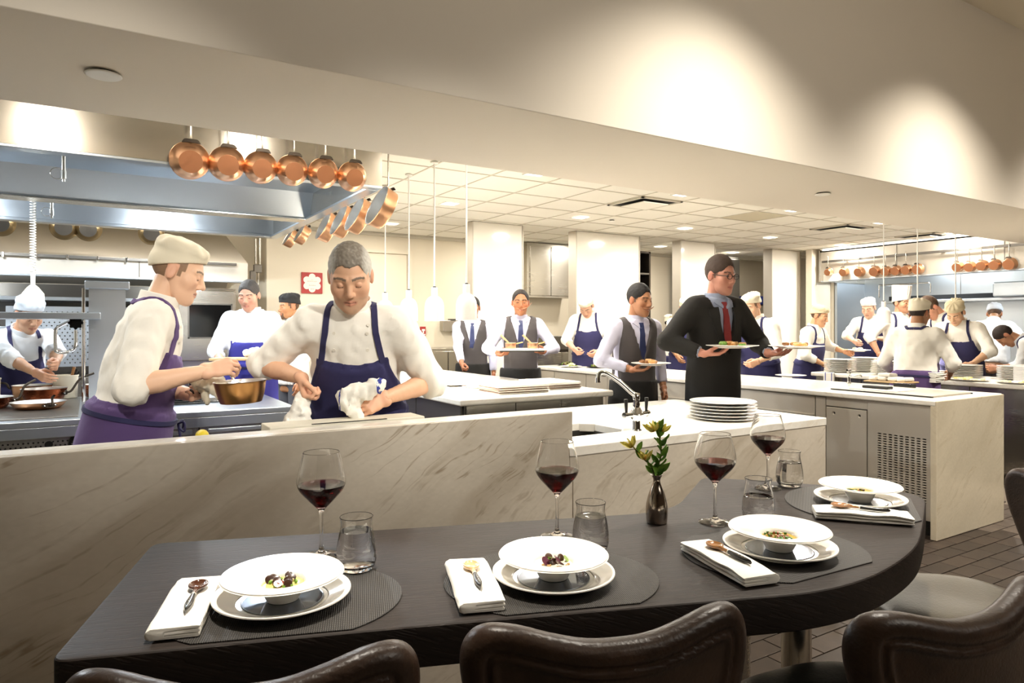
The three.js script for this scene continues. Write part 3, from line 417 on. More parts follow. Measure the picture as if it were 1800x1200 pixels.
// ------------------------------------------------------------------ stools with bean-shaped leather backs
const backOutline = (() => { const half = [[0, .960], [.05, .962], [.10, .972], [.15, .984], [.19, .985], [.215, .972], [.229, .945], [.229, .905], [.215, .85], [.185, .78], [.155, .72], [.13, .66], [.10, .62], [.05, .60]]; const pts = half.map(p => [p[0], p[1]]).concat(half.slice(1).reverse().map(p => [-p[0], p[1]])); return spline(pts.map(p => V(p[0], p[1], 0)), 90, true).slice(0, -1).map(p => [p.x, p.y]); })();
const stoolParts = (() => {
  const d2 = poly2(backOutline), r = .021, bend = x => .9 * x * x;
  const back = snet((x, y, z) => { const zz = z - bend(x), e = d2(x, y), w0 = e + r, w1 = Math.abs(zz) - .003; let d = Math.min(Math.max(w0, w1), 0) + Math.hypot(Math.max(w0, 0), Math.max(w1, 0)) - r; if (zz < 0 && y > .64) d += .006 * sst(-.026, -.036, e) - .0055 * Math.exp(-(((e + .044) / .0055) ** 2)); return d; }, [-.26, .57, -.04], [.26, 1.02, .09], .0042);
  const inner = backOutline.map(([x, y]) => { let nx = x, ny = y; return [nx, ny]; });
  const seat = lathe(prof([[0, .655], [.10, .655], [.17, .648], [.208, .63], [.216, .61], [.205, .592], [.17, .58], [0, .578]], 40), 48); { const p = seat.attributes.position; for (let i = 0; i < p.count; i++) { const x = p.getX(i), z = p.getZ(i); const a = Math.atan2(z, x), k = 1 / Math.pow(Math.abs(Math.cos(a)) ** 2.6 + Math.abs(Math.sin(a)) ** 2.6, 1 / 2.6); p.setX(i, x * k * 1.02); p.setZ(i, z * k * .96); p.setY(i, p.getY(i) + .02 * Math.max(0, -z / .2) ** 2 + .012 * (Math.abs(x) / .2) ** 2 - .006); } seat.computeVertexNormals(); }
  return { back: tri(back), seat: tri(seat) };
})();
function stool(x, v, dx, dv, label, mats, off = .235) {
  const l = Math.hypot(dx, dv), t = thing('bar_stool', label, 'stool', R(x + dx / l * off, v + dv / l * off, 0), yawTo(dx, dv), 'leather bar stools at the dark table');
  const b = mesh('backrest', stoolParts.back, mats[0], t); b.position.z = -off;
  mesh('seat', stoolParts.seat, mats[1], t).position.y = off > .3 ? 0 : .05;
  mesh('back_bracket', tube([V(0, .60, -.05), V(0, .575, -off * .7), V(0, .60, -off + .015), V(0, .70, -off + .018)], .016, 16, 8), M.steel, t);
  mesh('column', bar(V(0, .02, 0), V(0, .58, 0), .025, .025, 20), M.steel, t);
  mesh('base', lathe([[0, .0], [.2, 0], [.205, .006], [.19, .014], [.03, .03], [0, .03]], 40), M.brass, t);
  mesh('foot_ring', [moved(new THREE.TorusGeometry(.16, .01, 8, 40), 0, .27, 0, 0, Math.PI / 2), bar(V(0, .27, 0), V(.16, .27, 0), .008), bar(V(0, .27, 0), V(-.16, .27, 0), .008), bar(V(0, .27, 0), V(0, .27, .16), .008)], M.steel, t);
  return t;
}
stool(.165, .925, .332, .943, 'brown leather stool at the table, its curved back before the leftmost plate', [M.leather, M.leatherBlack]);
stool(.665, .775, .332, .943, 'brown leather stool with curved back before the second plate, middle of the front row', [M.leather, M.leatherBlack]);
stool(1.20, .535, .14, .99, 'brown leather stool with curved back in the bottom right corner', [M.leather, M.leatherBlack]);
stool(2.36, .80, -.78, .62, 'stool with shiny olive brown seat at the rounded table end, back toward the grille counter', [M.leather, M.leatherOlive], .33);
{ const t = thing('floor_plate', 'round brass edged plate on the tiled floor behind the olive stool seat', 'floor plate', R(3.86, 1.68, 0)); mesh('disc', lathe([[0, .012], [.17, .012], [.19, .008], [.195, 0], [0, 0]], 40), M.brass, t); }

// ------------------------------------------------------------------ place settings
const matShape = (() => { const p = []; for (let k = 0; k <= 48; k++) { const a = -.95 + k / 48 * (Math.PI + 1.9); p.push([.222 * Math.cos(a), .192 * Math.sin(a)]); } return p; })();
const matGeo = (() => { const g = extr(matShape, .0016, .0006, 1); g.rotateX(-Math.PI / 2); return tri(g); })();
const chargerGeo = lathe(prof([[0, .0], [.076, 0], [.08, .004], [.1, .010], [.122, .0185], [.1245, .0215], [.121, .0225], [.101, .0145], [.084, .0085], [.078, .0062], [0, .0058]], 60), 72);
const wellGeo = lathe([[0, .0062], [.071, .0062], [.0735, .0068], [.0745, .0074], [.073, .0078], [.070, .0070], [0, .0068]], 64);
const bowlGeo = lathe([...prof([[0, 0], [.026, 0], [.030, .002], [.038, .018], [.044, .030], [.060, .0365], [.108, .0455], [.1105, .0475]], 30), ...prof([[.1095, .0492], [.105, .0488], [.06, .0405], [.043, .0345], [.036, .022], [.03, .008], [0, .006]], 30)], 72);
const napGeo = (() => {
  const w = .085, h = .023, s = [[0, .004], [.004, .0]].map(p => p), P = [];
  P.push([-w / 2 + .009, 0], [w / 2 - .003, 0], [w / 2, .0022], [w / 2, .0048], [w / 2 - .003, .0068], [w / 2 - .012, .0066], [-w / 2 + .030, .0070], [-w / 2 + .030, .0078], [w / 2 - .012, .0088], [w / 2 - .003, .0086], [w / 2 + .0005, .0106], [w / 2, .0134], [w / 2 - .003, .0150], [w / 2 - .012, .0146], [-w / 2 + .032, .0150], [-w / 2 + .032, .0158], [w / 2 - .012, .0168], [w / 2 - .002, .0166], [w / 2 + .0012, .0188], [w / 2 + .0008, .0218], [w / 2 - .004, h + .0004], [-w / 2 + .010, h + .001], [-w / 2 + .003, h - .004], [-w / 2, h * .5], [-w / 2 + .002, .004]);
  const g = new THREE.ExtrudeGeometry(new THREE.Shape(P.map(p => new THREE.Vector2(p[0], p[1]))), { depth: .233, bevelEnabled: true, bevelThickness: .002, bevelSize: .0008, bevelOffset: -.0008, bevelSegments: 2, steps: 14 }); g.translate(0, .0005, -.1165);
  const p = g.attributes.position; for (let i = 0; i < p.count; i++) { const x = p.getX(i), y = p.getY(i), z = p.getZ(i); p.setY(i, y * (1 + .16 * noise.noise(x * 22, 3.3, z * 14)) * (1 - .2 * sst(.07, .117, Math.abs(z)))); p.setX(i, x + .0016 * noise.noise(y * 160, 1.7, z * 20)); } 
  return toCreasedNormals(tri(g), .9);
})();
const spoonBowl = snet((x, y, z) => { const o = ell(x, y, z, [0, .0075, .052], [.0175, .0085, .023]), i = ell(x, y, z, [0, .0125, .052], [.0150, .0085, .0200]); return smin(smax(o, Math.max(-i, y - .0098), .0015), cap(x, y, z, [0, .0055, .032], [0, .0052, .004], .0042, .0040), .006); }, [-.022, -.004, -.004], [.022, .016, .08], .0011);
const spoonHandle = snet((x, y, z) => { const t = clamp((-z) / .066), w = mix(.0045, .0072, Math.sin(Math.min(1, t * 1.25) * Math.PI * .6)) * (1 - t ** 5 * .85); return Math.hypot(x / w * .005, (y - .0052) / .0048 * .005) - .005 + Math.max(0, -z - .066) + Math.max(0, z - .004); }, [-.012, -.004, -.076], [.012, .016, .01], .0011);
function setting(k, c, n, nap, ndir, sp, hornMat, words) {
  const l = Math.hypot(...n); n = [n[0] / l, n[1] / l]; const turn = yawTo(-n[0], -n[1]);            // local +z toward the diner
  const m = mesh('placemat', matGeo, M.mat); m.position.copy(R(c[0] + n[0] * .014, c[1] + n[1] * .014, TOP + .0007)); m.rotation.y = turn; tag(m, `dark woven placemat with one straight edge, ${words}`, 'placemat', 'dark woven placemats');
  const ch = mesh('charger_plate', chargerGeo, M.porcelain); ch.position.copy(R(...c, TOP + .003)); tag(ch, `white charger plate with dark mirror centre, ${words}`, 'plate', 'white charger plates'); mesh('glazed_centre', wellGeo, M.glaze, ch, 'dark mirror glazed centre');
  const b = mesh('soup_bowl', bowlGeo, M.porcelain); b.position.copy(R(c[0], c[1], TOP + .0105)); tag(b, `wide rimmed white soup bowl on a charger, ${words}`, 'bowl', 'wide rimmed soup bowls');
  const np = mesh('napkin', napGeo, M.linen); np.position.copy(R(...nap, TOP + .0032)); np.rotation.y = yawTo(-ndir[0], -ndir[1]) + (k > 1 ? Math.PI : 0); tag(np, `folded white linen napkin under a spoon, ${words}`, 'napkin', 'folded white napkins');
  const d = [sp[2] - sp[0], sp[3] - sp[1]], s = thing('spoon', `spoon with ${['dark brown', 'pale', 'tan', 'amber'][k]} horn bowl and black handle, ${words}`, 'spoon', R((sp[0] + sp[2]) / 2, (sp[1] + sp[3]) / 2, TOP + .0285), yawTo(-d[0], -d[1]), 'horn spoons on the napkins');
  mesh('bowl', spoonBowl, hornMat, s); mesh('handle', spoonHandle, M.handleBlack, s); mesh('ferrule', moved(new THREE.CylinderGeometry(.0047, .0047, .003, 16), 0, .0053, .004, 0, Math.PI / 2), M.bone, s);
  for (let q = 0; q < 3; q++) mesh('rivet', moved(new THREE.SphereGeometry(.0011, 8, 6), 0, .0101, -.028 - q * .010), M.handleDot, s);
}
const words = ['on the leftmost setting', 'on the second setting from the left', 'on the setting before the rounded end', 'on the far right setting'];
setting(0, [.308, 1.318], [.332, .943], [.150, 1.371], [.07, .226], [.179, 1.425, .137, 1.287], M.hornDark, words[0]);
setting(1, [.805, 1.142], [.332, .943], [.644, 1.192], [.085, .235], [.669, 1.251, .619, 1.11], M.hornPale, words[1]);
setting(2, [1.348, 1.013], [.05, 1], [1.175, 1.015], [.052, .205], [1.189, 1.077, 1.162, .938], M.horn, words[2]);
setting(3, [1.925, 1.17], [-.56, .83], [1.775, 1.075], [-.66, .75], [1.734, 1.135, 1.806, 1.010], M.horn, words[3]);
// soups: a broth disc and countable garnish pieces
function soup(c, broth, bits, label) {
  const t = thing('soup', label, 'soup', R(c[0], c[1], TOP + .0105)); mesh('broth', lathe([[0, .0268], [.03, .0269], [.0390, .0276], [.0400, .0262], [.036, .021], [0, .018]], 48), broth, t);
  for (const [name, mat, n, s, y, kind] of bits) for (let k = 0; k < n; k++) {
    const a = rnd(6.283), r = .031 * Math.sqrt(rnd()); let g;
    if (kind === 'leaf') { g = lathe([[0, 0], [s * .9, .0008], [s, .0016], [0, .001]], 14); moved(g, 0, 0, 0, rnd(6), rnd(-.8, .8), rnd(-.8, .8)); }
    else if (kind === 'slice') g = moved(lathe([[0, 0], [s, 0], [s * 1.05, s * .2], [s * .9, s * .4], [0, s * .45]], 18), 0, 0, 0, 0, rnd(.5, 1.1), rnd(-.5, .5));
    else g = moved(new RoundedBoxGeometry(s, s * .8, s * .9, 1, s * .2), 0, 0, 0, rnd(6), rnd(2), 0);
    const m = mesh(name, g, mat, t); m.position.set(r * Math.cos(a), .0272 + y + rnd(.002), r * Math.sin(a));
  }
}
const fc = c => phy({ color: c, roughness: .35, clearcoat: .4 });
soup([.308, 1.318], phy({ color: 0xd9c878, roughness: .12 }), [['mushroom', fc(0x3c2416), 8, .008, .004, 'slice'], ['green_dice', fc(0x6f9a2e), 12, .006, .001], ['cream_dice', fc(0xe6d9a8), 12, .0065, .001], ['red_petal', fc(0x7a2c1c), 3, .008, .004, 'leaf']], 'golden soup with dark mushroom slices and green dice, leftmost bowl');
soup([.805, 1.142], phy({ color: 0xefe9cf, roughness: .15 }), [['purple_leaf', fc(0x5a2a3a), 4, .010, .005, 'leaf'], ['mushroom', fc(0x4a2e1c), 3, .008, .003, 'slice'], ['green_leaf', fc(0x7d9a3a), 3, .008, .004, 'leaf'], ['crouton', fc(0xb08a54), 6, .0055, .001]], 'cream soup with purple leaves and croutons, second bowl from the left');
soup([1.348, 1.013], phy({ color: 0xb79a34, roughness: .12 }), [['green_dice', fc(0x4c7a2a), 20, .0065, .002], ['brown_dice', fc(0x8a5a2e), 18, .006, .001], ['red_dice', fc(0xa8452c), 7, .0055, .002], ['pale_dice', fc(0xd9b888), 6, .005, .001]], 'golden soup with green, brown and red dice, third bowl');
soup([1.925, 1.17], phy({ color: 0x9a8a2c, roughness: .1 }), [['green_leaf', fc(0x6f8a2a), 4, .008, .002, 'leaf'], ['dark_bead', fc(0x3c2a1a), 5, .006, .001], ['red_dice', fc(0x8a3a24), 4, .006, .001]], 'olive coloured oily soup in the far right bowl');

// ------------------------------------------------------------------ glasses
const WS = 1;
function wineGlass(x, v, fill, label) {
  const outer = [[0, 0], [.040, 0], [.0415, .0012], [.040, .0024], [.024, .0055], [.010, .011], [.0052, .02], [.0040, .04], [.0038, .075], [.0045, .095], [.0075, .106], [.013, .1125]], up = prof([[.013, .1125], [.030, .130], [.046, .148], [.0535, .163], [.0540, .176], [.0505, .196], [.0440, .222], [.0405, .2365]], 40);
  const inn = up.map(([r, y]) => [r - .0009, y + (r < .03 ? .0014 : .0003)]).reverse();
  const t = thing('wine_glass', label, 'wine glass', R(x, v, TOP + .0006), 0, 'large wine glasses with red wine');
  const g = lathe([...prof(outer, 60), ...up.slice(1), [.0401, .2371], ...inn, [.006, .1145], [0, .1138]], 72); mesh('glass', g, M.glass, t);
  const side = up.filter(([r, y]) => y < fill).map(([r, y]) => [r - .0006, y + (r < .03 ? .0010 : .0003)]); const last = side[side.length - 1];
  const w = lathe([[0, .1135], [.006, .1142], ...side, [last[0] - .0001, fill], [last[0] - .003, fill - .0006], [0, fill - .0006]], 72); mesh('wine', w, M.wine, t);
}
wineGlass(.446, 1.545, .163, 'red wine glass standing beside the leftmost water tumbler');
wineGlass(.985, 1.382, .166, 'red wine glass before the end of the marble wall, second from the left');
wineGlass(1.416, 1.263, .163, 'red wine glass nearest the steel bud vase on its right');
wineGlass(1.862, 1.442, .163, 'red wine glass furthest back, next to the tumbler by the louvred counter');
function tumbler(x, v, fill, label) {
  const t = thing('water_tumbler', label, 'water glass', R(x, v, TOP + .0006), 0, 'water tumblers');
  const o = prof([[.0, .0], [.028, .0], [.0345, .003], [.0405, .014], [.0425, .028], [.0415, .048], [.037, .075], [.0335, .092], [.0335, .104], [.0355, .113]], 60), i = o.filter(([r, y]) => y > .0125).map(([r, y]) => [r - .0013, y]).reverse();
  mesh('glass', lathe([...o, [.0348, .1138], ...i, [.03, .0095], [0, .009]], 64), M.glass, t);
  const s = o.filter(([r, y]) => y > .0125 && y < fill).map(([r, y]) => [r - .0010, y]); mesh('water', lathe([[0, .0092], [.0305, .0098], ...s, [s[s.length - 1][0], fill], [0, fill - .0006]], 64), M.water, t);
}
tumbler(.487, 1.425, .084, 'glass tumbler of water right of the leftmost wine glass'); tumbler(.990, 1.255, .082, 'glass tumbler of water behind the second bowl from the left');
tumbler(1.53, 1.215, .066, 'half full water tumbler behind the third bowl'); tumbler(1.955, 1.43, .078, 'water tumbler furthest back, in front of the louvred counter');

// ------------------------------------------------------------------ bud vase and two leafy sprigs
{
  const [x, v] = [1.284, 1.345]; const t = mesh('bud_vase', lathe([...prof([[0, 0], [.024, .0], [.0275, .006], [.029, .03], [.0275, .05], [.0205, .078], [.012, .1], [.0092, .112], [.0115, .12], [.0155, .127]], 60), ...prof([[.0145, .1272], [.0102, .119], [.0076, .111], [.0085, .09], [0, .088]], 20)], 64), M.gunmetal); t.position.copy(R(x, v, TOP + .0006)); tag(t, 'small bottle shaped gunmetal bud vase on the dark table', 'vase');
  const leafGeo = (len, wid) => { const g = new THREE.PlaneGeometry(1, 1, 6, 8); const p = g.attributes.position; for (let i = 0; i < p.count; i++) { const u = p.getX(i) * 2, s = p.getY(i) + .5, w = Math.sin(Math.PI * Math.pow(s, .8)) * wid * .5 + .0006; p.setXYZ(i, u * w, s * len, .18 * len * Math.sin(s * 2.4) * .6 + .25 * wid * u * u); } const b = g.clone(); const n = b.attributes.position; for (let i = 0; i < n.count; i++) n.setZ(i, n.getZ(i) - .0007); const ix = b.index.array; for (let i = 0; i < ix.length; i += 3) { const q = ix[i]; ix[i] = ix[i + 1]; ix[i + 1] = q; } const r = merge([g, b]); r.computeVertexNormals(); return r; };
  const lg = [leafGeo(.026, .011), leafGeo(.022, .010), leafGeo(.018, .008)], br = [leafGeo(.024, .0075), leafGeo(.020, .006)];
  const orient = (m, dir, spin) => { const up = new THREE.Quaternion().setFromUnitVectors(V(0, 1, 0), dir.clone().normalize()); m.quaternion.copy(up.multiply(new THREE.Quaternion().setFromAxisAngle(V(0, 1, 0), spin))); };
  const A = V(.8508, 0, .5255), B = V(-.5255, 0, .8508);    // across the picture, toward the viewer
  const P = (a, y, b = 0) => A.clone().multiplyScalar(a).addScaledVector(B, b).setY(y);
  function sprig(label, pts, leaves, blooms) {
    const s = thing('flower_sprig', label, 'flower', R(x, v, TOP + .126)); const c = new THREE.CatmullRomCurve3(pts); mesh('stem', new THREE.TubeGeometry(c, 24, .0021, 6), M.stem, s);
    for (const [q, side, tilt, k, big] of leaves) { const m = mesh('leaf', lg[k], k === 1 ? M.leafDark : M.leaf, s); m.position.copy(c.getPoint(q)); const d = A.clone().multiplyScalar(side).addScaledVector(B, rnd(-.5, .7)).setY(tilt); orient(m, d, rnd(-1.2, 1.2)); m.scale.setScalar(1.35 * (big || 1)); }
    for (const [bp, tilt, n] of blooms) { const bl = mesh('bloom', moved(new THREE.SphereGeometry(.0062, 12, 10).scale(1, 1.3, 1), 0, .006, 0), M.coneOrange, s); bl.position.copy(bp); orient(bl, tilt, 0);
      for (let k = 0; k < n; k++) { const m = mesh('bract', br[k % 2], M.bractY, bl); const a = k / n * 6.283 + rnd(.4), f = k % 2 ? .55 : .95; m.position.set(.003 * Math.cos(a), 0, .003 * Math.sin(a)); m.scale.setScalar(1.3); orient(m, V(Math.cos(a) * f, 1, Math.sin(a) * f), rnd(-.5, .5)); } }
  }
  const L1 = []; for (let k = 0; k < 22; k++) L1.push([.08 + .9 * k / 22, (k % 2 ? 1 : -1) * rnd(.5, .9), rnd(.8, 1.5), k % 3, k < 6 ? 1.25 : .95]);
  sprig('upright leafy sprig with a yellow bloom on top, in the vase', [P(0, -.02), P(.004, .02), P(.012, .06), P(.008, .10), P(.0, .135)], L1, [[P(-.010, .118, .006), A.clone().multiplyScalar(-.3).setY(1), 9], [P(.014, .116, -.004), A.clone().multiplyScalar(.35).setY(1), 8]]);
  const L2 = []; for (let k = 0; k < 10; k++) L2.push([.2 + .75 * k / 10, (k % 2 ? .5 : -.8), rnd(.5, 1.2), k % 3, .85]);
  sprig('sprig leaning left with two yellow blooms, in the vase', [P(-.004, -.02), P(-.012, .02), P(-.036, .045), P(-.062, .075)], L2, [[P(-.068, .075, .004), A.clone().multiplyScalar(-.5).setY(1), 9], [P(-.034, .044, .010), A.clone().multiplyScalar(-.1).setY(1), 8]]);
}

// ------------------------------------------------------------------ people
class Field {
  constructor(lo, hi, h) { this.lo = lo; this.h = h; this.n = [0, 1, 2].map(k => Math.max(4, Math.ceil((hi[k] - lo[k]) / h) + 1)); this.d = new Float32Array(this.n[0] * this.n[1] * this.n[2]).fill(.25); }
  range(lo, hi) { return [0, 1, 2].map(k => [clamp(Math.floor((lo[k] - this.lo[k]) / this.h), 0, this.n[k] - 1), clamp(Math.ceil((hi[k] - this.lo[k]) / this.h), 0, this.n[k] - 1)]); }
  add(f, lo, hi, k = .02) { const r = this.range(lo, hi), [a, b] = this.n, h = this.h; for (let z = r[2][0]; z <= r[2][1]; z++) for (let y = r[1][0]; y <= r[1][1]; y++) for (let x = r[0][0]; x <= r[0][1]; x++) { const i = (z * b + y) * a + x, e = f(this.lo[0] + x * h, this.lo[1] + y * h, this.lo[2] + z * h); this.d[i] = k > 0 ? smin(this.d[i], e, k) : Math.min(this.d[i], e); } return this; }
  cap(a, b, ra, rb, k = .02, clip) { const m = Math.max(ra, rb) + k + 3 * this.h; return this.add(clip ? (x, y, z) => Math.max(cap(x, y, z, a, b, ra, rb), clip(x, y, z)) : (x, y, z) => cap(x, y, z, a, b, ra, rb), [0, 1, 2].map(i => Math.min(a[i], b[i]) - m), [0, 1, 2].map(i => Math.max(a[i], b[i]) + m), k); }
  map(f) { const [a, b, c] = this.n, h = this.h; let i = 0; for (let z = 0; z < c; z++) for (let y = 0; y < b; y++) for (let x = 0; x < a; x++, i++) if (this.d[i] < .08) this.d[i] = f(this.d[i], this.lo[0] + x * h, this.lo[1] + y * h, this.lo[2] + z * h); return this; }
  at(x, y, z) { const h = this.h, [a, b, c] = this.n, p = [(x - this.lo[0]) / h, (y - this.lo[1]) / h, (z - this.lo[2]) / h]; const q = p.map(Math.floor); if (q[0] < 0 || q[1] < 0 || q[2] < 0 || q[0] >= a - 1 || q[1] >= b - 1 || q[2] >= c - 1) return .25; let s = 0; for (let k = 0; k < 8; k++) { const i = k & 1, j = k >> 1 & 1, m = k >> 2; s += this.d[((q[2] + m) * b + q[1] + j) * a + q[0] + i] * (i ? p[0] - q[0] : 1 - p[0] + q[0]) * (j ? p[1] - q[1] : 1 - p[1] + q[1]) * (m ? p[2] - q[2] : 1 - p[2] + q[2]); } return s; }
  geo() { return snetGrid(this.d, ...this.n, this.lo, this.h); }
}
const PROFILE = [[.78, .165, .120], [.93, .172, .122], [1.08, .150, .105], [1.25, .165, .115], [1.36, .172, .108], [1.41, .155, .092], [1.45, .115, .075], [1.48, .075, .06]];
function torsoD(x, y, z, inf, loose = 0) {
  const yy = clamp(y, .78, 1.48); let i = 0; while (i < PROFILE.length - 2 && PROFILE[i + 1][0] < yy) i++; const a = PROFILE[i], b = PROFILE[i + 1], t = (yy - a[0]) / (b[0] - a[0]);
  let rx = mix(a[1], b[1], t), rz = mix(a[2], b[2], t); if (loose) { const w = sst(1.30, 1.18, yy) * loose; rx = mix(rx, .175, w); rz = mix(rz, .128, w); } rx += inf; rz += inf; z += .008;
  const k = Math.hypot(x / rx, z / rz) + 1e-6, r = Math.hypot(x, z), d = r < 1e-4 ? -Math.min(rx, rz) : r * (1 - 1 / k), e = Math.max(y - 1.48, .78 - y, 0); return e > 0 ? Math.hypot(Math.max(d, 0), e) - (d < 0 ? 0 : 0) : Math.max(d, -Math.min(rx, rz));
}
const arr = v => [v.x, v.y, v.z];
function colored(g, f) { const p = g.attributes.position, c = new Float32Array(p.count * 3); for (let i = 0; i < p.count; i++) { const q = f(p.getX(i), p.getY(i), p.getZ(i)); c[3 * i] = q[0]; c[3 * i + 1] = q[1]; c[3 * i + 2] = q[2]; } g.setAttribute('color', new THREE.BufferAttribute(c, 3)); return g; }
const lin = hex => { const c = new THREE.Color(hex); return [c.r, c.g, c.b]; };
const mix3 = (a, b, t) => [mix(a[0], b[0], t), mix(a[1], b[1], t), mix(a[2], b[2], t)];
function craniumD(x, y, z) { return ell(x, y, z, [0, .035, -.012], [.0755, .087, .097]); }
function headD(x, y, z, o) {
  const ax = Math.abs(x), jw = o.jaw || 1, sm = o.smile || 0; let d = craniumD(x, y, z);
  d = smin(d, ell(x, y, z, [0, -.026, .026], [.0615 * jw, .088, .065]), .03); d = smin(d, ell(x, y, z, [0, -.074, .046], [.046 * jw, .038, .042]), .03); d = smin(d, Math.hypot(x * .8, y + .098, z - .074) - .0185, .022);
  d = smin(d, Math.hypot(ax - .043, (y + .02) * .9, z - .058) - .025, .02);
  d = smin(d, cap(ax, y, z, [.010, .027, .083], [.048, .027, .066], .0105, .0095), .012);
  d = smax(d, -(Math.hypot(ax - .0325, (y - .005) * 1.15, z - .1005) - .0165), .012);
  d = smin(d, cap(x, y, z, [0, .018, .087], [0, -.025, .1065 + (o.nose || 0)], .008, .0115), .012); d = smin(d, Math.hypot(ax - .0115, y + .031, z - .097) - .0085, .008);
  d = smin(d, Math.hypot(ax - .0315, y - .006, z - .0775) - (o.eyes === 'open' ? .0124 : .0132), .003);
  const my = -.058 + sm * 6 * ax * ax; d = smin(d, cap(ax, y - my, z, [0, 0, .0925], [.022 + sm * .1, 0, .080], .0062, .0035), .006); d = smin(d, cap(ax, y - my + .0105, z, [0, 0, .0915], [.018, .002, .081], .0072, .004), .006);
  d = smax(d, -(cap(ax, y - my + .0045, z, [0, 0, .100], [.021, 0, .087], .0022 + sm * .003, .0012)), .003);
  d = smin(d, ell(ax, y, z + .12 * (ax - .07), [.0775, -.002, -.014], [.0095, .031, .019]), .008); d = smax(d, -ell(ax, y, z, [.088, .002, -.008], [.006, .02, .010]), .004);
  return d;
}
function headGeo(h, o) {
  const g = snet((x, y, z) => headD(x, y, z, o), [-.1, -.14, -.125], [.1, .14, .14], h); const skin = lin(o.skin), hair = lin(o.hair), lip = mix3(skin, lin(0xa8433f), o.smile ? .3 : .45), white = lin(0xe8e2da), iris = lin(0x2e2018), red = mix3(skin, lin(0xc8564a), .28);
  return colored(g, (x, y, z) => {
    const ax = Math.abs(x); let c = skin; const n = noise.noise(x * 60, y * 60, z * 60); c = mix3(c, red, .5 * Math.exp(-(((ax - .043) / .022) ** 2 + ((y + .028) / .024) ** 2)) * (z > .03 ? 1 : 0) + .35 * Math.exp(-((ax / .014) ** 2 + ((y + .03) / .016) ** 2)) * (z > .095 ? 1 : 0)); if (ax > .072 && Math.abs(y) < .035) c = mix3(c, red, .8);
    if (o.stubble && y < -.042 && z > .0) c = mix3(c, hair, o.stubble * sst(-.036, -.056, y) * (.8 + .4 * n) * (y < -.115 ? .4 : 1));
    if (o.beard && y < -.045 && z > .02 && ax < .035) c = mix3(c, hair, .75 * sst(-.045, -.06, y));
    if (((z < -.034 && y > -.058 + .15 * ax) || (y > .012 && z < .034) || (y > -.012 && z < .022 && z > .008)) && !(ax > .072 && y < .034 && z < .008)) c = mix3(c, hair, .8);
    const my = -.058 + (o.smile || 0) * 6 * ax * ax; if (z > .07 && ax < .026) { const e = ((y - my + .005) / .0115) ** 2 + (ax / .0245) ** 2; if (e < 1.3) c = mix3(c, lip, sst(1.3, .7, e)); if (Math.abs(y - my + .0045) < .0016 && ax < .022) c = mix3(c, o.smile && ax < .016 ? white : lin(0x4a2420), o.smile && ax < .016 ? .7 : .5); }
    const by = .0285 + .004 * Math.sin(clamp((ax - .012) / .042) * 3.1); if (z > .05 && ax > .011 && ax < .055 && Math.abs(y - by) < .0052 * (1 - (ax - .012) * 8)) c = mix3(c, mix3(hair, [.02, .015, .01], .55), .85);
    const ex = Math.hypot(ax - .0315, y - .006, z - .0775); if (ex < .0148 && z > .078) { if (o.eyes === 'open' && h > .004) { if (Math.abs(y - .006) < .0036 && Math.abs(ax - .0315) < .011) c = mix3(c, iris, .75); } else if (o.eyes === 'open') { const lid = Math.abs(y - .006); if (lid < .0050) { c = mix3(white, skin, .45); if (Math.hypot(ax - .0315, y - .006) < .0062) c = iris; if (lid > .0040 && y > .006) c = lin(0x2a1a14); } } else { const ly = -.0012 - .06 * (ax - .0315); if (Math.abs(y - ly) < .0017) c = mix3(c, lin(0x2a1a14), .85); else if (y > ly) c = mix3(c, red, .25); } }
    return c;
  });
}
// a left hand: wrist at the origin, fingers along +y, palm toward +z, thumb on the -x side
const handCache = {};
function handGeo(kind, h) {
  const key = kind + h; if (handCache[key]) return handCache[key]; const A = { relaxed: [22, 28, 16, .3], grip: [62, 70, 42, .85], hold: [24, 20, 12, .9], pinch: [42, 40, 22, .9], flat: [8, 8, 6, .1] }[kind];
  const bones = [], wr = [0, 0, 0]; const fx = [-.029, -.010, .0095, .0275], fy = [.088, .092, .087, .078], len = [.070, .078, .072, .056], rr = [.0088, .0091, .0087, .0077];
  for (let i = 0; i < 4; i++) { bones.push([[fx[i] * .55, .012, 0], [fx[i], fy[i], 0], .0135, .0115, .012]); }
  bones.push([[-.012, 0, 0], [.012, 0, 0], .022, .022, .015], [[-.02, .045, .006], [.02, .045, .004], .0135, .0125, .012]);
  for (let i = 0; i < 4; i++) { let p = [fx[i], fy[i], 0], a = 0; const sp = fx[i] * 1.6; [.46, .30, .24].forEach((f, j) => { a += A[j] * Math.PI / 180 * (1 + (i - 1.5) * .07); const l = len[i] * f, q = [p[0] + sp * l, p[1] + Math.cos(a) * l, p[2] + Math.sin(a) * l]; bones.push([p, q, rr[i] * (1 - j * .1), rr[i] * (.92 - j * .1), j ? .003 : .005]); p = q; }); }
  const tc = A[3]; bones.push([[-.014, .018, .006], [-.036, .048, .012 + .016 * tc], .015, .012, .010], [[-.036, .048, .012 + .016 * tc], [-.046 + .014 * tc, .078, .018 + .026 * tc], .0112, .0098, .004], [[-.046 + .014 * tc, .078, .018 + .026 * tc], [-.046 + .026 * tc, .102, .020 + .034 * tc], .0098, .0078, .003]);
  const g = snet((x, y, z) => { let d = 1; for (const [a, b, ra, rb, k] of bones) d = smin(d, cap(x, y, z, a, b, ra, rb), k); return d; }, [-.075, -.03, -.035], [.06, .195, .10], h); return handCache[key] = g;
}
const skinMat = phy({ vertexColors: true, roughness: .52, sheen: .2, sheenRoughness: .5 });
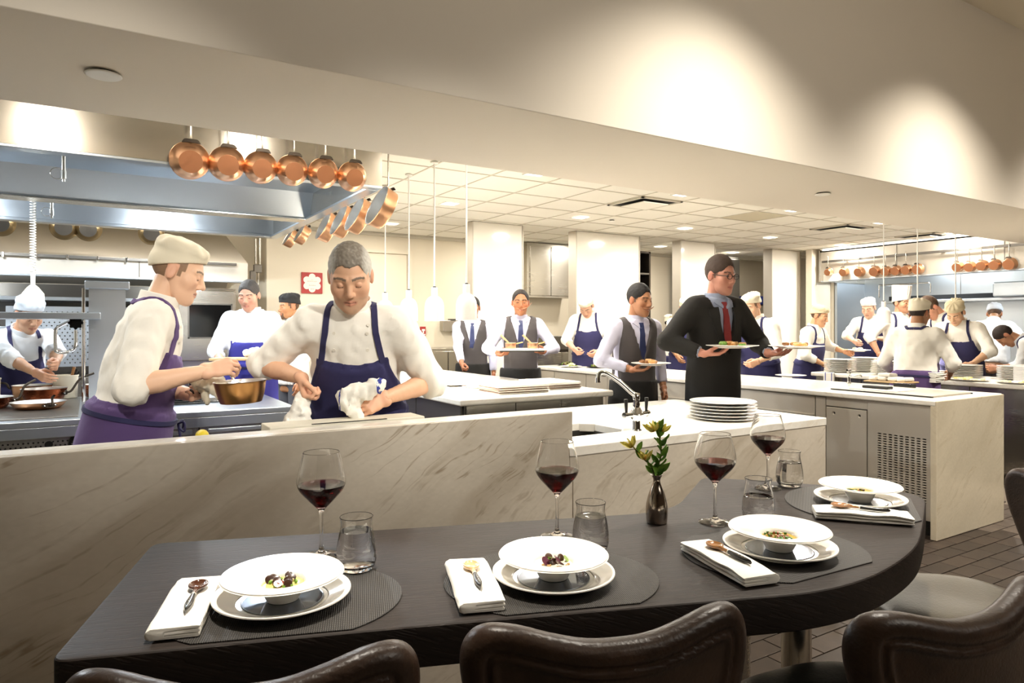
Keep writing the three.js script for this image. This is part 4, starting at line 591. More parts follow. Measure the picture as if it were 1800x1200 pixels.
const CL = { white: phy({ color: 0xf4f0e6, roughness: .95, sheen: .3 }), cool: phy({ color: 0xeef0f2, roughness: .95 }), navy: phy({ color: 0x2a2852, roughness: .9, sheen: .3, sheenColor: new THREE.Color(.2, .2, .4) }), purple: phy({ color: 0x55406f, roughness: .92, sheen: .5, sheenColor: new THREE.Color(.45, .38, .6) }), blue: phy({ color: 0x35338a, roughness: .9 }), strap: phy({ color: 0x2c2a50, roughness: .9 }),
  lilac: phy({ color: 0xcfcee2, roughness: .85 }), vest: phy({ color: 0x4a4545, roughness: .8 }), black: phy({ color: 0x1a1815, roughness: .85 }), blackTrouser: phy({ color: 0x24211f, roughness: .9 }), grey: phy({ color: 0x55555a, roughness: .9 }), shirtBlue: phy({ color: 0x98a2b8, roughness: .85 }), redTie: phy({ color: 0x8a2a2c, roughness: .6 }), navyTie: phy({ color: 0x2b3560, roughness: .5 }), cream: phy({ color: 0xe4dbc4, roughness: .95, sheen: .3 }), khaki: phy({ color: 0xcdbf9e, roughness: .95 }), capGrey: phy({ color: 0xccd2da, roughness: .95 }), capBlack: phy({ color: 0x1c1b1b, roughness: .8 }), shoe: phy({ color: 0x121110, roughness: .5 }), button: phy({ color: 0xe6e0d2, roughness: .4 }) };
const DEG = Math.PI / 180;
const ray = (px, D) => { const X = (px - 900) / 1200 * D; return [.8508 * X + .5255 * D, -.5255 * X + .8508 * D]; };   // plan position seen at a column of the picture, D metres ahead
const LOG = [];
function person(o) {
  const near = o.detail === 2, mid = o.detail === 1, H = near ? { body: .015, cloth: .0105, head: .0029, hand: .0031, cap: .005 } : mid ? { body: .02, cloth: .0155, head: .0046, hand: .0052, cap: .007 } : { body: .024, cloth: .02, head: .0062, hand: .007, cap: .009 };
  const tw = (o.twist || 0) * DEG, lean = (o.lean || 0) * DEG, side = (o.side || 0) * DEG, P0 = V(0, .95, 0);
  const Q = new THREE.Quaternion().setFromEuler(new THREE.Euler(lean, tw, side, 'YXZ')), Qi = Q.clone().invert(); const T = p => V(...p).sub(P0).applyQuaternion(Q).add(P0);
  const toT = (x, y, z) => V(x, y, z).sub(P0).applyQuaternion(Qi).add(P0); const mi = new THREE.Matrix4().makeRotationFromQuaternion(Qi).elements;
  const tl = (x, y, z) => { y -= .95; return [mi[0] * x + mi[4] * y + mi[8] * z, mi[1] * x + mi[5] * y + mi[9] * z + .95, mi[2] * x + mi[6] * y + mi[10] * z]; };
  const hd = o.head || {}, HQ = new THREE.Quaternion().setFromEuler(new THREE.Euler((hd.pitch || 0) * DEG, (hd.yaw || 0) * DEG, (hd.roll || 0) * DEG, 'YXZ')), NQ = Q.clone().slerp(HQ, .5);
  const neck = T([0, 1.47, -.014]), pivot = neck.clone().add(V(0, .085, .012).applyQuaternion(NQ)), hc = pivot.clone().add(V(0, .062, .022).applyQuaternion(HQ));
  const liftCap = o.cap === 'toque' ? .118 : o.cap ? .032 : .008; const topL = hc.clone().add(V(0, .121 + liftCap, -.01).applyQuaternion(HQ)); topL.y = Math.max(topL.y, hc.y + .10);
  // place: the head on its column of the picture, its top at its height, the feet on the floor
  let s = 1, root = ray(o.px, o.D), turn = 0;
  for (let k = 0; k < 4; k++) { const l = Math.hypot(...root), f = [-root[0] / l, -root[1] / l], r = [-f[1], f[0]]; const ca = Math.cos(o.a * DEG), sa = Math.sin(o.a * DEG); const dir = [f[0] * ca + r[0] * sa, f[1] * ca + r[1] * sa]; turn = yawTo(dir[0], dir[1]);
    const w = hc.clone().multiplyScalar(s).applyAxisAngle(V(0, 1, 0), turn), hx = root[0] + w.x, hv = root[1] - w.z, D = .5255 * hx + .8508 * hv; s = o.s || (EYE + (575 - o.py) * D / 1200) / topL.y; const want = ray(o.px, D); root = [root[0] + want[0] - hx, root[1] + want[1] - hv]; }
  LOG.push(`${o.name0 || o.label.slice(0, 34)} s=${s.toFixed(2)} root=${root.map(q => q.toFixed(2))}`);
  const rootDepth = .5255 * root[0] + .8508 * root[1];
  const local = w => { const p = V(w[0] - root[0], w[2], -(w[1] - root[1])).applyAxisAngle(V(0, 1, 0), -turn).multiplyScalar(1 / s); return p; };
  // arms
  const arms = [1, -1].map(sg => { const c = (sg > 0 ? o.L : o.R) || {}; const S = T([sg * .172, 1.405, -.005]); let W; if (c.px) { const [px, py, off] = c.px, D = rootDepth - off, q = ray(px, D); W = local([q[0], q[1], EYE - (py - 575) * D / 1200]); } else W = V(...(c.w || [sg * .24, .86, .08])); 
    const a = .285, b = .25, v = W.clone().sub(S), L = Math.min(v.length(), (a + b) * .995); v.normalize(); W = S.clone().addScaledVector(v, L); const pole = V(...(c.pole || [sg * .8, -1, -.5])); pole.addScaledVector(v, -pole.dot(v)).normalize(); const ca = clamp((a * a + L * L - b * b) / (2 * a * L), -1, 1), E = S.clone().addScaledVector(v, a * ca).addScaledVector(pole, a * Math.sqrt(1 - ca * ca)); const fd = W.clone().sub(E).normalize(); return { sg, S, E, W, fd, c }; });
  // bounds
  const pts = [neck, hc, ...arms.flatMap(a => [a.S, a.E, a.W]), T([.2, 1.1, .15]), T([-.2, 1.1, -.15]), T([.2, 1.45, .15]), T([-.2, 1.45, -.15]), V(.21, .8, .17), V(-.21, .8, -.17)]; const bb = new THREE.Box3().setFromPoints(pts).expandByScalar(.11);
  const root3 = thing('person', o.label, 'person', R(root[0], root[1], 0), turn, o.group); root3.scale.setScalar(s);
  // body: one surface from feet to neck and wrists, with head and hands joined on
  const skin = lin(o.skin), parts = [];
  { const f = new Field([bb.min.x, 0 - .02, Math.min(bb.min.z, -.2)], [bb.max.x, neck.y + .15, Math.max(bb.max.z, .3)], H.body);
    f.add((x, y, z) => { const q = tl(x, y, z); return torsoD(q[0], q[1], q[2], -.012); }, arr(bb.min), arr(bb.max), .02);
    f.cap(arr(T([.13, 1.42, -.005])), arr(T([-.13, 1.42, -.005])), .045, .045, .04); f.cap(arr(neck.clone().add(V(0, -.05, 0).applyQuaternion(Q))), arr(pivot.clone().add(V(0, .03, .0).applyQuaternion(HQ))), .058, .052, .03);
    for (const a of arms) { f.cap(arr(a.S), arr(a.E), .048, .039, .02); f.cap(arr(a.E), arr(a.E.clone().lerp(a.W, .35)), .040, .041, .01); f.cap(arr(a.E.clone().lerp(a.W, .35)), arr(a.W), .041, .0265, .01); }
    for (const g of [1, -1]) { f.cap([g * .085, .86, 0], [g * .095, .5, .015], .08, .055, .03); f.cap([g * .095, .5, .015], [g * .1, .09, 0], .055, .036, .02); f.cap([g * .1, .05, -.03], [g * .115, .04, .13], .036, .03, .02); }
    const g = f.geo(); colored(g, () => skin); parts.push(g); }
  { const g = headGeo(H.head, { ...o.face, skin: o.skin, hair: o.hair }); const hs = o.headScale || 1; g.applyMatrix4(new THREE.Matrix4().compose(hc, HQ, V(hs, hs, hs))); parts.push(g); }
  const handM = arms.map(a => { const c = a.c, dir = c.dir ? V(...c.dir).normalize() : a.fd.clone(); if (!c.dir) { } const palm = V(...(c.palm || [-a.sg, 0, 0])); palm.addScaledVector(dir, -palm.dot(dir)).normalize(); const x = dir.clone().cross(palm); return new THREE.Matrix4().makeBasis(x, dir, palm).setPosition(a.W.clone().addScaledVector(dir, -.004)); });
  arms.forEach((a, i) => { let g = handGeo(a.c.hand || 'relaxed', H.hand).clone(); if (a.sg < 0) { g.scale(-1, 1, 1); const ix = g.index.array; for (let k = 0; k < ix.length; k += 3) { const q = ix[k]; ix[k] = ix[k + 1]; ix[k + 1] = q; } g.computeVertexNormals(); } g.applyMatrix4(handM[i]); colored(g, () => mix3(skin, lin(0xc8564a), .10)); parts.push(g); });
  mesh('body', mergeGeometries(parts), skinMat, root3);
  // upper garment
  const sleeve = o.sleeve ?? .28, jm = CL[o.jacket || 'white'], fold = o.fold ?? .0085, loose = o.outfit === 'chef' ? .8 : .25, inf = o.outfit === 'chef' ? .018 : .008; const sd = rnd(50);
  const clip = a => { const End = a.E.clone().lerp(a.W, sleeve); return (x, y, z) => (x - End.x) * a.fd.x + (y - End.y) * a.fd.y + (z - End.z) * a.fd.z; };
  const J = new Field(arr(bb.min), [bb.max.x, neck.y + .09, bb.max.z], H.cloth);
  J.add((x, y, z) => { const q = tl(x, y, z); return Math.max(torsoD(q[0], q[1], q[2], inf, loose), (o.hem ?? .84) - q[1]); }, arr(bb.min), arr(bb.max), .02);
  J.cap(arr(T([.135, 1.415, -.005])), arr(T([-.135, 1.415, -.005])), .058 + inf * .4, .058 + inf * .4, .05);
  const fat = o.outfit === 'chef' ? (sleeve < .3 ? 1.12 : 1.04) : .94;
  for (const a of arms) { const c = clip(a), e2 = a.E.clone().lerp(a.W, sleeve + .02); J.cap(arr(a.S), arr(a.E), .071 * fat, .062 * fat, .045); J.cap(arr(a.E), arr(e2), .062 * fat, mix(.058, .044, clamp(sleeve * 1.1 - .1)) * fat, .02, c); if (o.cuff !== false) J.cap(arr(a.E.clone().lerp(a.W, Math.max(0, sleeve - .20))), arr(e2), .060 * fat * mix(1, .7, sleeve), .057 * fat * mix(1, .7, sleeve), .004, c); }
  const creases = arms.map(a => (x, y, z) => { const e = Math.hypot(x - a.E.x, y - a.E.y, z - a.E.z); return Math.exp(-((e / .12) ** 2)) * Math.sin(((x - a.E.x) * a.fd.x + (y - a.E.y) * a.fd.y + (z - a.E.z) * a.fd.z) * 150 + 2.5 * noise.noise(x * 12, y * 12, z * 12)); });
  J.map((d, x, y, z) => { if (d > .04 || d < -.05) return d; const rg = n => 1 - 2 * Math.abs(n); return d + fold * (.55 * noise.noise(x * 6 + sd, y * 3.5 + z * 3, z * 6) + .8 * rg(noise.noise(x * 11 + y * 6, y * 8 - x * 7 + sd, z * 11)) + .35 * rg(noise.noise(x * 25 + y * 9, y * 19 + sd - z * 8, z * 25))) + .28 * fold * (creases[0](x, y, z) + creases[1](x, y, z)); });
  const name = o.outfit === 'chef' ? 'chef_jacket' : 'shirt'; const shirt = mesh(name, J.geo(), o.outfit === 'suit' ? CL.shirtBlue : jm, root3);
  // collar
  { const cg = lathe([[.068, -.02], [.066, .0], [.0645, .024], [.0625, .026], [.0605, .024], [.061, 0], [.062, -.02]], 36); cg.applyMatrix4(new THREE.Matrix4().compose(T([0, 1.475, -.008]), NQ.clone().slerp(Q, .6), V(o.outfit === 'chef' ? 1.14 : 1.06, o.outfit === 'chef' ? 1.45 : 1.1, o.outfit === 'chef' ? 1.18 : 1.08))); mesh('collar', cg, o.outfit === 'suit' ? CL.shirtBlue : jm, root3); }
  const hit = (F, o3, dir, lift = .003) => { const p = T(o3), d = V(...dir).applyQuaternion(Q); for (let k = 0; k < 160; k++) { if (F.at(p.x, p.y, p.z) < lift) return p; p.addScaledVector(d, .003); } return null; };
  const grad = (F, p) => { const e = .008; return V(F.at(p.x + e, p.y, p.z) - F.at(p.x - e, p.y, p.z), F.at(p.x, p.y + e, p.z) - F.at(p.x, p.y - e, p.z), F.at(p.x, p.y, p.z + e) - F.at(p.x, p.y, p.z - e)).normalize(); };
  function strip(F, rays, width, thick = .003) {    // a cloth band laid on the surface of F
    let P = rays.map(([a, b]) => hit(F, a, b)).filter(Boolean); if (P.length < 3) return null; P = new THREE.CatmullRomCurve3(P).getPoints(P.length * 2); const pos = [], ix = [];
    P.forEach((p, i) => { const t = P[Math.min(i + 1, P.length - 1)].clone().sub(P[Math.max(i - 1, 0)]).normalize(), n = grad(F, p), sdv = t.clone().cross(n).normalize(), w = (typeof width === 'function' ? width(i / (P.length - 1)) : width) / 2; for (const [u, q] of [[-1, -1], [1, -1], [1, 1], [-1, 1]]) pos.push(...arr(p.clone().addScaledVector(sdv, u * w).addScaledVector(n, q > 0 ? thick : -.006))); if (i) for (let k = 0; k < 4; k++) { const a = (i - 1) * 4 + k, b = (i - 1) * 4 + (k + 1) % 4, c = i * 4 + k, d = i * 4 + (k + 1) % 4; ix.push(a, b, c, b, d, c); } });
    const m = P.length * 4 - 4; ix.push(0, 2, 1, 0, 3, 2, m, m + 1, m + 2, m, m + 2, m + 3); const g = new THREE.BufferGeometry(); g.setAttribute('position', new THREE.Float32BufferAttribute(pos, 3)); g.setIndex(ix); return toCreasedNormals(g.toNonIndexed(), .7);
  }
  if (o.outfit === 'chef' && o.apron !== null) {
    const am = CL[o.apron || 'navy'], bibTop = o.bib ?? 1.27, A = new Field([Math.min(bb.min.x, -.3), .38, Math.min(bb.min.z, -.3)], [Math.max(bb.max.x, .3), 1.42, Math.max(bb.max.z, .4)], H.cloth);
    A.add((x, y, z) => { const q = tl(x, y, z), w = mix(.125, .20, clamp((bibTop - q[1]) / .22)); let d = torsoD(q[0], q[1], q[2], inf + .009, loose); const bib = Math.max(Math.abs(q[0]) - w, q[1] - bibTop - .03 * (q[0] * 5) ** 2, .86 - q[1], .01 - q[2]); return smax(d, bib, .006); }, arr(bb.min), arr(bb.max), 0);
    A.add((x, y, z) => { const q = tl(x, y, z), k = sst(.80, .95, y), X = mix(x, q[0], k), Z = mix(z, q[2], k), yy = mix(y, q[1], k); const rx = .205 + (1.04 - y) * .05, rz = .165 + (1.04 - y) * .05; const e = Math.hypot(X / rx, (Z + .005) / rz), r = Math.hypot(X, Z); const d = r * (1 - 1 / (e + 1e-6)) + .006 * Math.sin(Math.atan2(X, Z) * 7 + y * 3) * sst(1, .6, y); return Math.max(d < -.1 ? -.1 : d, yy - 1.05, .42 - y); }, [-.32, .38, -.32], [.32, 1.2, .42], .02);
    A.map((d, x, y, z) => { const jd = y > .9 ? J.at(x, y, z) : .25; return Math.min(d, Math.max(jd - .007, d - .02)) + .004 * noise.noise(x * 8 + sd, y * 6, z * 8) + .0025 * Math.abs(noise.noise(x * 22, y * 20 + sd, z * 20)); });
    const ap = mesh('apron', A.geo(), am, root3);
    const belt = []; for (let k = 0; k <= 40; k++) { const a = k / 40 * 6.2832; belt.push([[.45 * Math.sin(a), 1.015, .45 * Math.cos(a)], [-Math.sin(a), 0, -Math.cos(a)]]); } const bg = strip(A, belt, .018, .004); if (bg) mesh('tie_band', bg, CL.strap, ap);
    for (const sg of [1, -1]) { const rs = []; for (let k = 0; k <= 10; k++) { const t = k / 10; rs.push([[sg * mix(.125, .098, t), mix(bibTop - .01, 1.40, t), .4], [0, 0, -1]]); } for (let k = 1; k <= 6; k++) { const t = k / 6; rs.push([[sg * mix(.095, .078, t), 1.75, mix(.075, -.05, t)], [0, -1, 0]]); } for (let k = 1; k <= 5; k++) { const t = k / 5; rs.push([[sg * mix(.07, 0.002, t), 1.46, -.35], [0, 0, 1]]); } const g = strip(J, rs, .024, .005); if (g) mesh('strap', g, o.strapMat ? CL[o.strapMat] : CL.strap, ap); }
    if (near) { const b = []; for (const [bx0, by0] of [[-.062, 1.40], [.066, 1.40], [-.064, 1.335], [.066, 1.335], [.07, 1.43]]) { const p = hit(J, [bx0, by0, .4], [0, 0, -1], .002); if (p) { const n = grad(J, p), g = new THREE.CylinderGeometry(.0065, .0065, .004, 14); g.applyQuaternion(new THREE.Quaternion().setFromUnitVectors(V(0, 1, 0), n)); g.translate(p.x, p.y, p.z); b.push(g); } } for (const g of b) mesh('button', g, CL.button, shirt); }
    if (o.bow) { const p = hit(A, [o.bow[0], 1.005, o.bow[1]], [-Math.sign(o.bow[0]) * (Math.abs(o.bow[0]) > .3 ? 1 : 0), 0, Math.abs(o.bow[0]) > .3 ? 0 : -Math.sign(o.bow[1])], .003); if (p) { const n = grad(A, p), t = V(0, 1, 0).cross(n).normalize(); const q = (a, b, c) => p.clone().addScaledVector(t, a).addScaledVector(V(0, 1, 0), b).addScaledVector(n, c); mesh('bow', [tube([q(0, 0, .01), q(.03, .012, .03), q(.05, -.025, .03), q(.015, -.02, .015), q(0, 0, .01)], .004, 24, 6), tube([q(0, 0, .01), q(-.028, .01, .03), q(-.045, -.025, .03), q(-.012, -.02, .015), q(0, 0, .01)], .004, 24, 6), tube([q(0, 0, .01), q(.008, -.08, .02), q(.016, -.19, .022)], .0055, 20, 6), tube([q(0, 0, .01), q(-.012, -.1, .02), q(-.014, -.24, .02)], .0055, 20, 6)], CL.strap, ap); } }
  }
  if (o.outfit === 'waiter' || o.outfit === 'suit') {
    const suit = o.outfit === 'suit', G = new Field([bb.min.x, .6, bb.min.z], arr(bb.max), H.cloth), y0 = suit ? 1.10 : 1.15, hemY = suit ? .74 : .96, sl = suit ? .26 : .29;
    G.add((x, y, z) => { const q = tl(x, y, z); return Math.max(torsoD(q[0], q[1], q[2], .022, suit ? .7 : .3), hemY - q[1]); }, [bb.min.x, .6, bb.min.z], arr(bb.max), 0); G.cap(arr(T([.12, 1.415, -.005])), arr(T([-.12, 1.415, -.005])), .066, .066, .05);
    if (suit) for (const a of arms) { const End = a.E.clone().lerp(a.W, .86), c = (x, y, z) => (x - End.x) * a.fd.x + (y - End.y) * a.fd.y + (z - End.z) * a.fd.z; G.cap(arr(a.S), arr(a.E), .074, .062, .045); G.cap(arr(a.E), arr(End), .062, .046, .02, c); }
    G.map((d, x, y, z) => { const q = tl(x, y, z); let e = d + .004 * noise.noise(x * 8 + sd, y * 7, z * 8); if (!suit) e = Math.max(e, Math.abs(q[0]) - .158); const v = Math.max(Math.abs(q[0]) - Math.max(0, (q[1] - y0)) * sl, -q[2] + .0, y0 - q[1]); const nk = Math.hypot(q[0], q[2]) - .075 - Math.max(0, 1.5 - q[1]) * .1; return smax(e, -Math.min(v, Math.max(nk, 1.44 - q[1])), .004); });
    const g = mesh(suit ? 'suit_jacket' : 'waistcoat', G.geo(), suit ? CL.black : CL.vest, root3);
    const tie = []; for (let k = 0; k <= 12; k++) tie.push([[0, mix(1.445, y0 - .06, k / 12), .4], [0, 0, -1]]); const tg = strip(J, tie, t => t < .12 ? .036 : mix(.034, .07, t), .006); if (tg) mesh('tie', tg, suit ? CL.redTie : CL.navyTie, root3);
    if (suit) for (const sg of [1, -1]) { const lp = []; for (let k = 0; k <= 10; k++) { const t = k / 10, y = mix(y0 + .01, 1.41, t); lp.push([[sg * ((y - y0) * sl + .012 + .018 * Math.sin(t * 3.1)), y, .4], [0, 0, -1]]); } const q = strip(G, lp, t => .02 + .05 * t, .004); if (q) mesh('lapel', q, CL.black, g); }
    for (const sg of [1, -1]) { const cp = []; for (let k = 0; k <= 5; k++) { const t = k / 5; cp.push([[sg * mix(.008, .055, t), mix(1.405, 1.455, t), .4], [0, 0, -1]]); } const q = strip(J, cp, t => .012 + .028 * t, .006); if (q) mesh('collar_flap', q, suit ? CL.shirtBlue : jm, shirt); }
    if (!suit) { const A = new Field([-.34, .3, -.34], [.34, 1.1, .34], H.cloth); A.add((x, y, z) => { const rx = .195 + (1.0 - y) * .05, rz = .155 + (1.0 - y) * .05, e = Math.hypot(x / rx, (z + .005) / rz), r = Math.hypot(x, z), d = r * (1 - 1 / (e + 1e-6)) + .005 * Math.sin(Math.atan2(x, z) * 7) * sst(1, .6, y); return Math.max(d, y - 1.0, .36 - y); }, [-.34, .3, -.34], [.34, 1.1, .34], 0); mesh('apron', A.geo(), CL.black, root3); }
  }
  { const L = new Field([-.26, .04, -.2], [.26, 1.02, .24], .022); L.add((x, y, z) => ell(x, y, z, [0, .9, 0], [.175, .11, .13]), [-.26, .7, -.2], [.26, 1.02, .2], .02); for (const g of [1, -1]) { L.cap([g * .088, .86, 0], [g * .096, .5, .015], .094, .072, .03); L.cap([g * .096, .5, .015], [g * .102, .085, 0], .072, .060, .02); } mesh('trousers', L.geo(), o.outfit === 'chef' ? CL.grey : CL.blackTrouser, root3);
    const S = new Field([-.22, -.02, -.14], [.22, .16, .26], .012); for (const g of [1, -1]) { S.cap([g * .101, .05, -.045], [g * .118, .045, .15], .05, .042, .02, (x, y, z) => .002 - y); S.cap([g * .102, .06, -.03], [g * .102, .11, -.02], .05, .047, .02); } mesh('shoes', S.geo(), CL.shoe, root3); }
  // hat and hair
  const HM = new THREE.Matrix4().compose(hc, HQ, V(1, 1, 1).multiplyScalar(o.headScale || 1));
  if (o.cap) {
    const sl = o.capSlope ?? .35, cy = o.capY ?? .040, tq = o.cap === 'toque'; const g = snet((x, y, z) => { const th = Math.atan2(x, z + .012); let d = craniumD(x, y, z) - .0115; const yr = y - (cy + sl * z);
      if (tq) { const fl = 1 + .12 * clamp((y - .05) / .2), e = Math.hypot(x / (.086 * fl), (z + .012) / (.104 * fl)), r = Math.hypot(x, z + .012); d = Math.max(r * (1 - 1 / (e + 1e-6)) + .003 * Math.sin(th * 26) * sst(.09, .12, y), y - .225); }
      else { d = Math.max(d, y - .13); const pf = ell(x, y, z, [0, .098, -.016], [.089, .046, .106]); d = smin(d, pf, .018) + .0035 * Math.sin(th * 9 + sd + 3 * Math.sin(th * 2)) * sst(.085, .115, y) + .004 * noise.noise(x * 22 + sd, y * 26, z * 20) * sst(.07, .1, y); }
      return Math.max(d, -yr); }, [-.115, -.03, -.14], [.115, tq ? .24 : .165, .125], H.cap); g.applyMatrix4(HM); mesh('cap', g, CL[o.capMat || 'cream'], root3);
  }
  if (!o.cap || o.hairUnder) {
    const vol = o.vol ?? .004, g = snet((x, y, z) => { let d = ell(x, y, z, [0, .037 + vol * .6, -.013], [.0795, .091 + vol, .101]) - .0022 * noise.noise(x * 90 + y * 30, y * 40, z * 60) - .0016 * noise.noise(x * 210, y * 70, z * 120); d = smax(d, -ell(x, y, z, [0, -.045 + (o.hairline || 0) + .006 * noise.noise(x * 70, 4.1, 2) + (o.peak ? -.012 * Math.exp(-((x / .018) ** 2)) + .012 * Math.exp(-(((Math.abs(x) - .042) / .016) ** 2)) : 0), .088], [.076, .125, .074]), .004); d = smax(d, -.052 - y + .25 * z, .006); d = smax(d, -(Math.hypot(Math.abs(x) - .082, y + .006, (z + .008) * .9) - .028), .004); if (o.hairUnder) d = Math.max(d, y - .07); return d; }, [-.1, -.09, -.13], [.1, .16, .11], H.cap * .7); const hcol = lin(o.hair), h2 = lin(o.hair2 || o.hair); colored(g, (x, y, z) => { const n = noise.noise(x * 120, y * 70, z * 120) * .5 + .5; return mix3(hcol, h2, clamp((o.hair2 ? sst(.035, .07, Math.abs(x)) * .9 : 0) + (n - .5) * .7)); }); g.applyMatrix4(HM); mesh('hair', g, hairMat, root3);
  }
  if (o.bun) { const g = moved(new THREE.SphereGeometry(.03, 16, 12), 0, .0, -.12); colored(g, () => lin(o.hair)); g.applyMatrix4(HM); mesh('hair_bun', g, hairMat, root3); }
  if (o.glasses) { const g = [1, -1].map(sg => moved(new THREE.TorusGeometry(.021, .0022, 8, 24).scale(1.15, .8, 1), sg * .032, .006, .103)); g.push(bar(V(-.009, .009, .104), V(.009, .009, .104), .002), bar(V(.055, .009, .1), V(.078, .009, .0), .0022), bar(V(-.055, .009, .1), V(-.078, .009, .0), .0022)); const q = merge(g); q.applyMatrix4(HM); mesh('glasses', q, M.black, root3); }
  root3.updateMatrixWorld(true);
  const world = i => V(0, .07, .018).applyMatrix4(handM[i]).applyMatrix4(root3.matrixWorld);
  return { root: root3, left: world(0), right: world(1), turn, s };
}
const hairMat = phy({ vertexColors: true, roughness: .75 });
const face = (eyes, x = {}) => ({ eyes, ...x });
const P1 = person({ label: 'young chef in profile with tall cream cap and purple apron, tilting a copper pan', px: 312, py: 417, D: 2.86, a: 84, lean: 13, head: { pitch: 20, yaw: -4 }, detail: 2, outfit: 'chef', apron: 'purple', strapMat: 'purple', cap: 'skull', capSlope: .42, capY: .036, skin: 0xe6bb9c, hair: 0x6b5238, face: face('down', { jaw: .97, nose: .004 }), sleeve: .10, fold: .009, bib: 1.26, bow: [.02, .45],
  R: { px: [362, 652, .16], pole: [-.5, -1, -.55], palm: [.75, -.55, 0], hand: 'pinch' }, L: { px: [330, 692, -.02], pole: [.5, -1, -.4], palm: [-.6, .8, 0], hand: 'grip' } });
const P2 = person({ label: 'chef with short grey hair and navy apron looking down behind the marble wall', px: 616, py: 434, D: 3.04, a: -4, lean: 20, twist: -4, head: { pitch: 28, yaw: 2, roll: 2 }, detail: 2, outfit: 'chef', apron: 'navy', skin: 0xe0b08f, hair: 0x7d7468, hair2: 0xd2cec4, vol: .003, hairline: .004, peak: true, headScale: 1.04, face: face('down', { jaw: 1.1, stubble: .28 }), sleeve: .14, fold: .009, bib: 1.26,
  R: { px: [530, 664, .24], pole: [-.8, -.45, -.5], dir: [.35, -.85, .35], palm: [.8, .4, .2], hand: 'grip' }, L: { px: [676, 700, .26], pole: [.75, -.6, -.45], dir: [-.75, -.25, .5], palm: [-.2, -.2, -.9], hand: 'hold' } });
const P3 = person({ label: 'cook with pale grey cap leaning under the steel shelf at far left', px: 50, py: 520, D: 5.2, a: 14, lean: 34, head: { pitch: 26, yaw: 10 }, detail: 1, outfit: 'chef', jacket: 'cool', cap: 'skull', capMat: 'capGrey', skin: 0xc99c7c, hair: 0x2b211b, face: face('down'), sleeve: .3,
  R: { px: [72, 662, .5], pole: [-1, -.5, -.3], hand: 'hold' }, L: { px: [100, 640, .45], pole: [1, -.3, -.3], hand: 'grip' } });
const P4 = person({ label: 'chef in blue apron carrying a wooden board with a white cloth', px: 438, py: 493, D: 6.0, a: -12, head: { pitch: 18, yaw: -8 }, detail: 1, outfit: 'chef', jacket: 'cool', apron: 'blue', strapMat: 'white', skin: 0xd09a80, hair: 0x3c3733, face: face('down', { stubble: .2 }), sleeve: .5, bib: 1.2,
  R: { px: [392, 640, .32], pole: [-.8, -.8, -.3], dir: [.5, .05, .8], palm: [0, 1, 0], hand: 'hold' }, L: { px: [470, 636, .34], pole: [.8, -.8, -.3], dir: [-.5, .05, .8], palm: [0, 1, 0], hand: 'hold' } });
const P5 = person({ label: 'man in a black skull cap beside the red plaque, behind the grey haired chef', px: 508, py: 513, D: 6.9, a: -55, head: { pitch: 6, yaw: -10 }, detail: 1, outfit: 'chef', apron: null, cap: 'skull', capMat: 'capBlack', capSlope: .2, skin: 0xb98258, hair: 0x17120e, face: face('open', { beard: 1 }), sleeve: .9 });
const P6 = person({ label: 'waiter in dark waistcoat whose face is hidden by the nearest white pendant', px: 831, py: 521, D: 7.75, a: -4, detail: 1, outfit: 'waiter', jacket: 'lilac', skin: 0x9c6a4a, hair: 0x1b1512, face: face('open'), sleeve: .86,
  R: { px: [812, 640, .35], pole: [-1, -.5, -.4], hand: 'grip' }, L: { px: [868, 662, .05], pole: [1, -.4, -.5] } });
const P7 = person({ label: 'smiling waiter in dark waistcoat carrying a tray with two small copper pots', px: 915, py: 508, D: 6.65, a: 2, head: { pitch: 5 }, detail: 1, outfit: 'waiter', jacket: 'lilac', skin: 0xa56c48, hair: 0x1d1511, vol: .001, hairline: .014, face: face('open', { smile: 1 }), sleeve: .84,
  R: { px: [880, 622, .34], pole: [-1, -.7, -.3], dir: [.45, .05, .85], palm: [0, 1, 0], hand: 'hold' }, L: { px: [952, 618, .34], pole: [1, -.7, -.3], dir: [-.45, .05, .85], palm: [0, 1, 0], hand: 'hold' } });
const P8 = person({ label: 'cook in cream cap and navy apron bending over dark salad plates', px: 1031, py: 522, D: 8.65, a: -10, lean: 5, head: { pitch: 48, yaw: -6 }, detail: 0, outfit: 'chef', cap: 'skull', skin: 0xd2a386, hair: 0x2a201a, face: face('down'), sleeve: .4,
  R: { px: [1010, 614, .35], pole: [-1, -.5, -.2], hand: 'pinch' }, L: { px: [1052, 618, .35], pole: [1, -.5, -.2], hand: 'pinch' } });
const P9 = person({ label: 'dark haired waiter in grey waistcoat with lilac sleeves, walking with a plate of food', px: 1124, py: 499, D: 5.36, a: 32, lean: 3, head: { pitch: 8, yaw: 18 }, detail: 1, outfit: 'waiter', jacket: 'lilac', skin: 0xb07c58, hair: 0x120e0c, vol: .008, face: face('open', { smile: .6 }), sleeve: .84,
  R: { px: [1112, 650, .25], pole: [-1, -.7, -.3], dir: [.6, 0, .8], palm: [0, 1, 0], hand: 'hold' }, L: { px: [1166, 682, -.05], pole: [.6, -.2, -.8] } });
const P10 = person({ label: 'tall man in black suit and red tie with glasses, holding out two plates', px: 1266, py: 451, D: 5.0, a: 40, lean: 2, head: { pitch: 8, yaw: 10 }, detail: 1, outfit: 'suit', skin: 0xc48a74, hair: 0x3a2a20, vol: .012, glasses: true, face: face('open'), sleeve: .9,
  R: { px: [1238, 622, .28], pole: [-1, -.8, -.4], dir: [.75, .02, .65], palm: [0, 1, 0], hand: 'hold' }, L: { px: [1352, 622, .18], pole: [.9, -.8, -.3], dir: [.2, .02, .95], palm: [0, 1, 0], hand: 'hold' } });
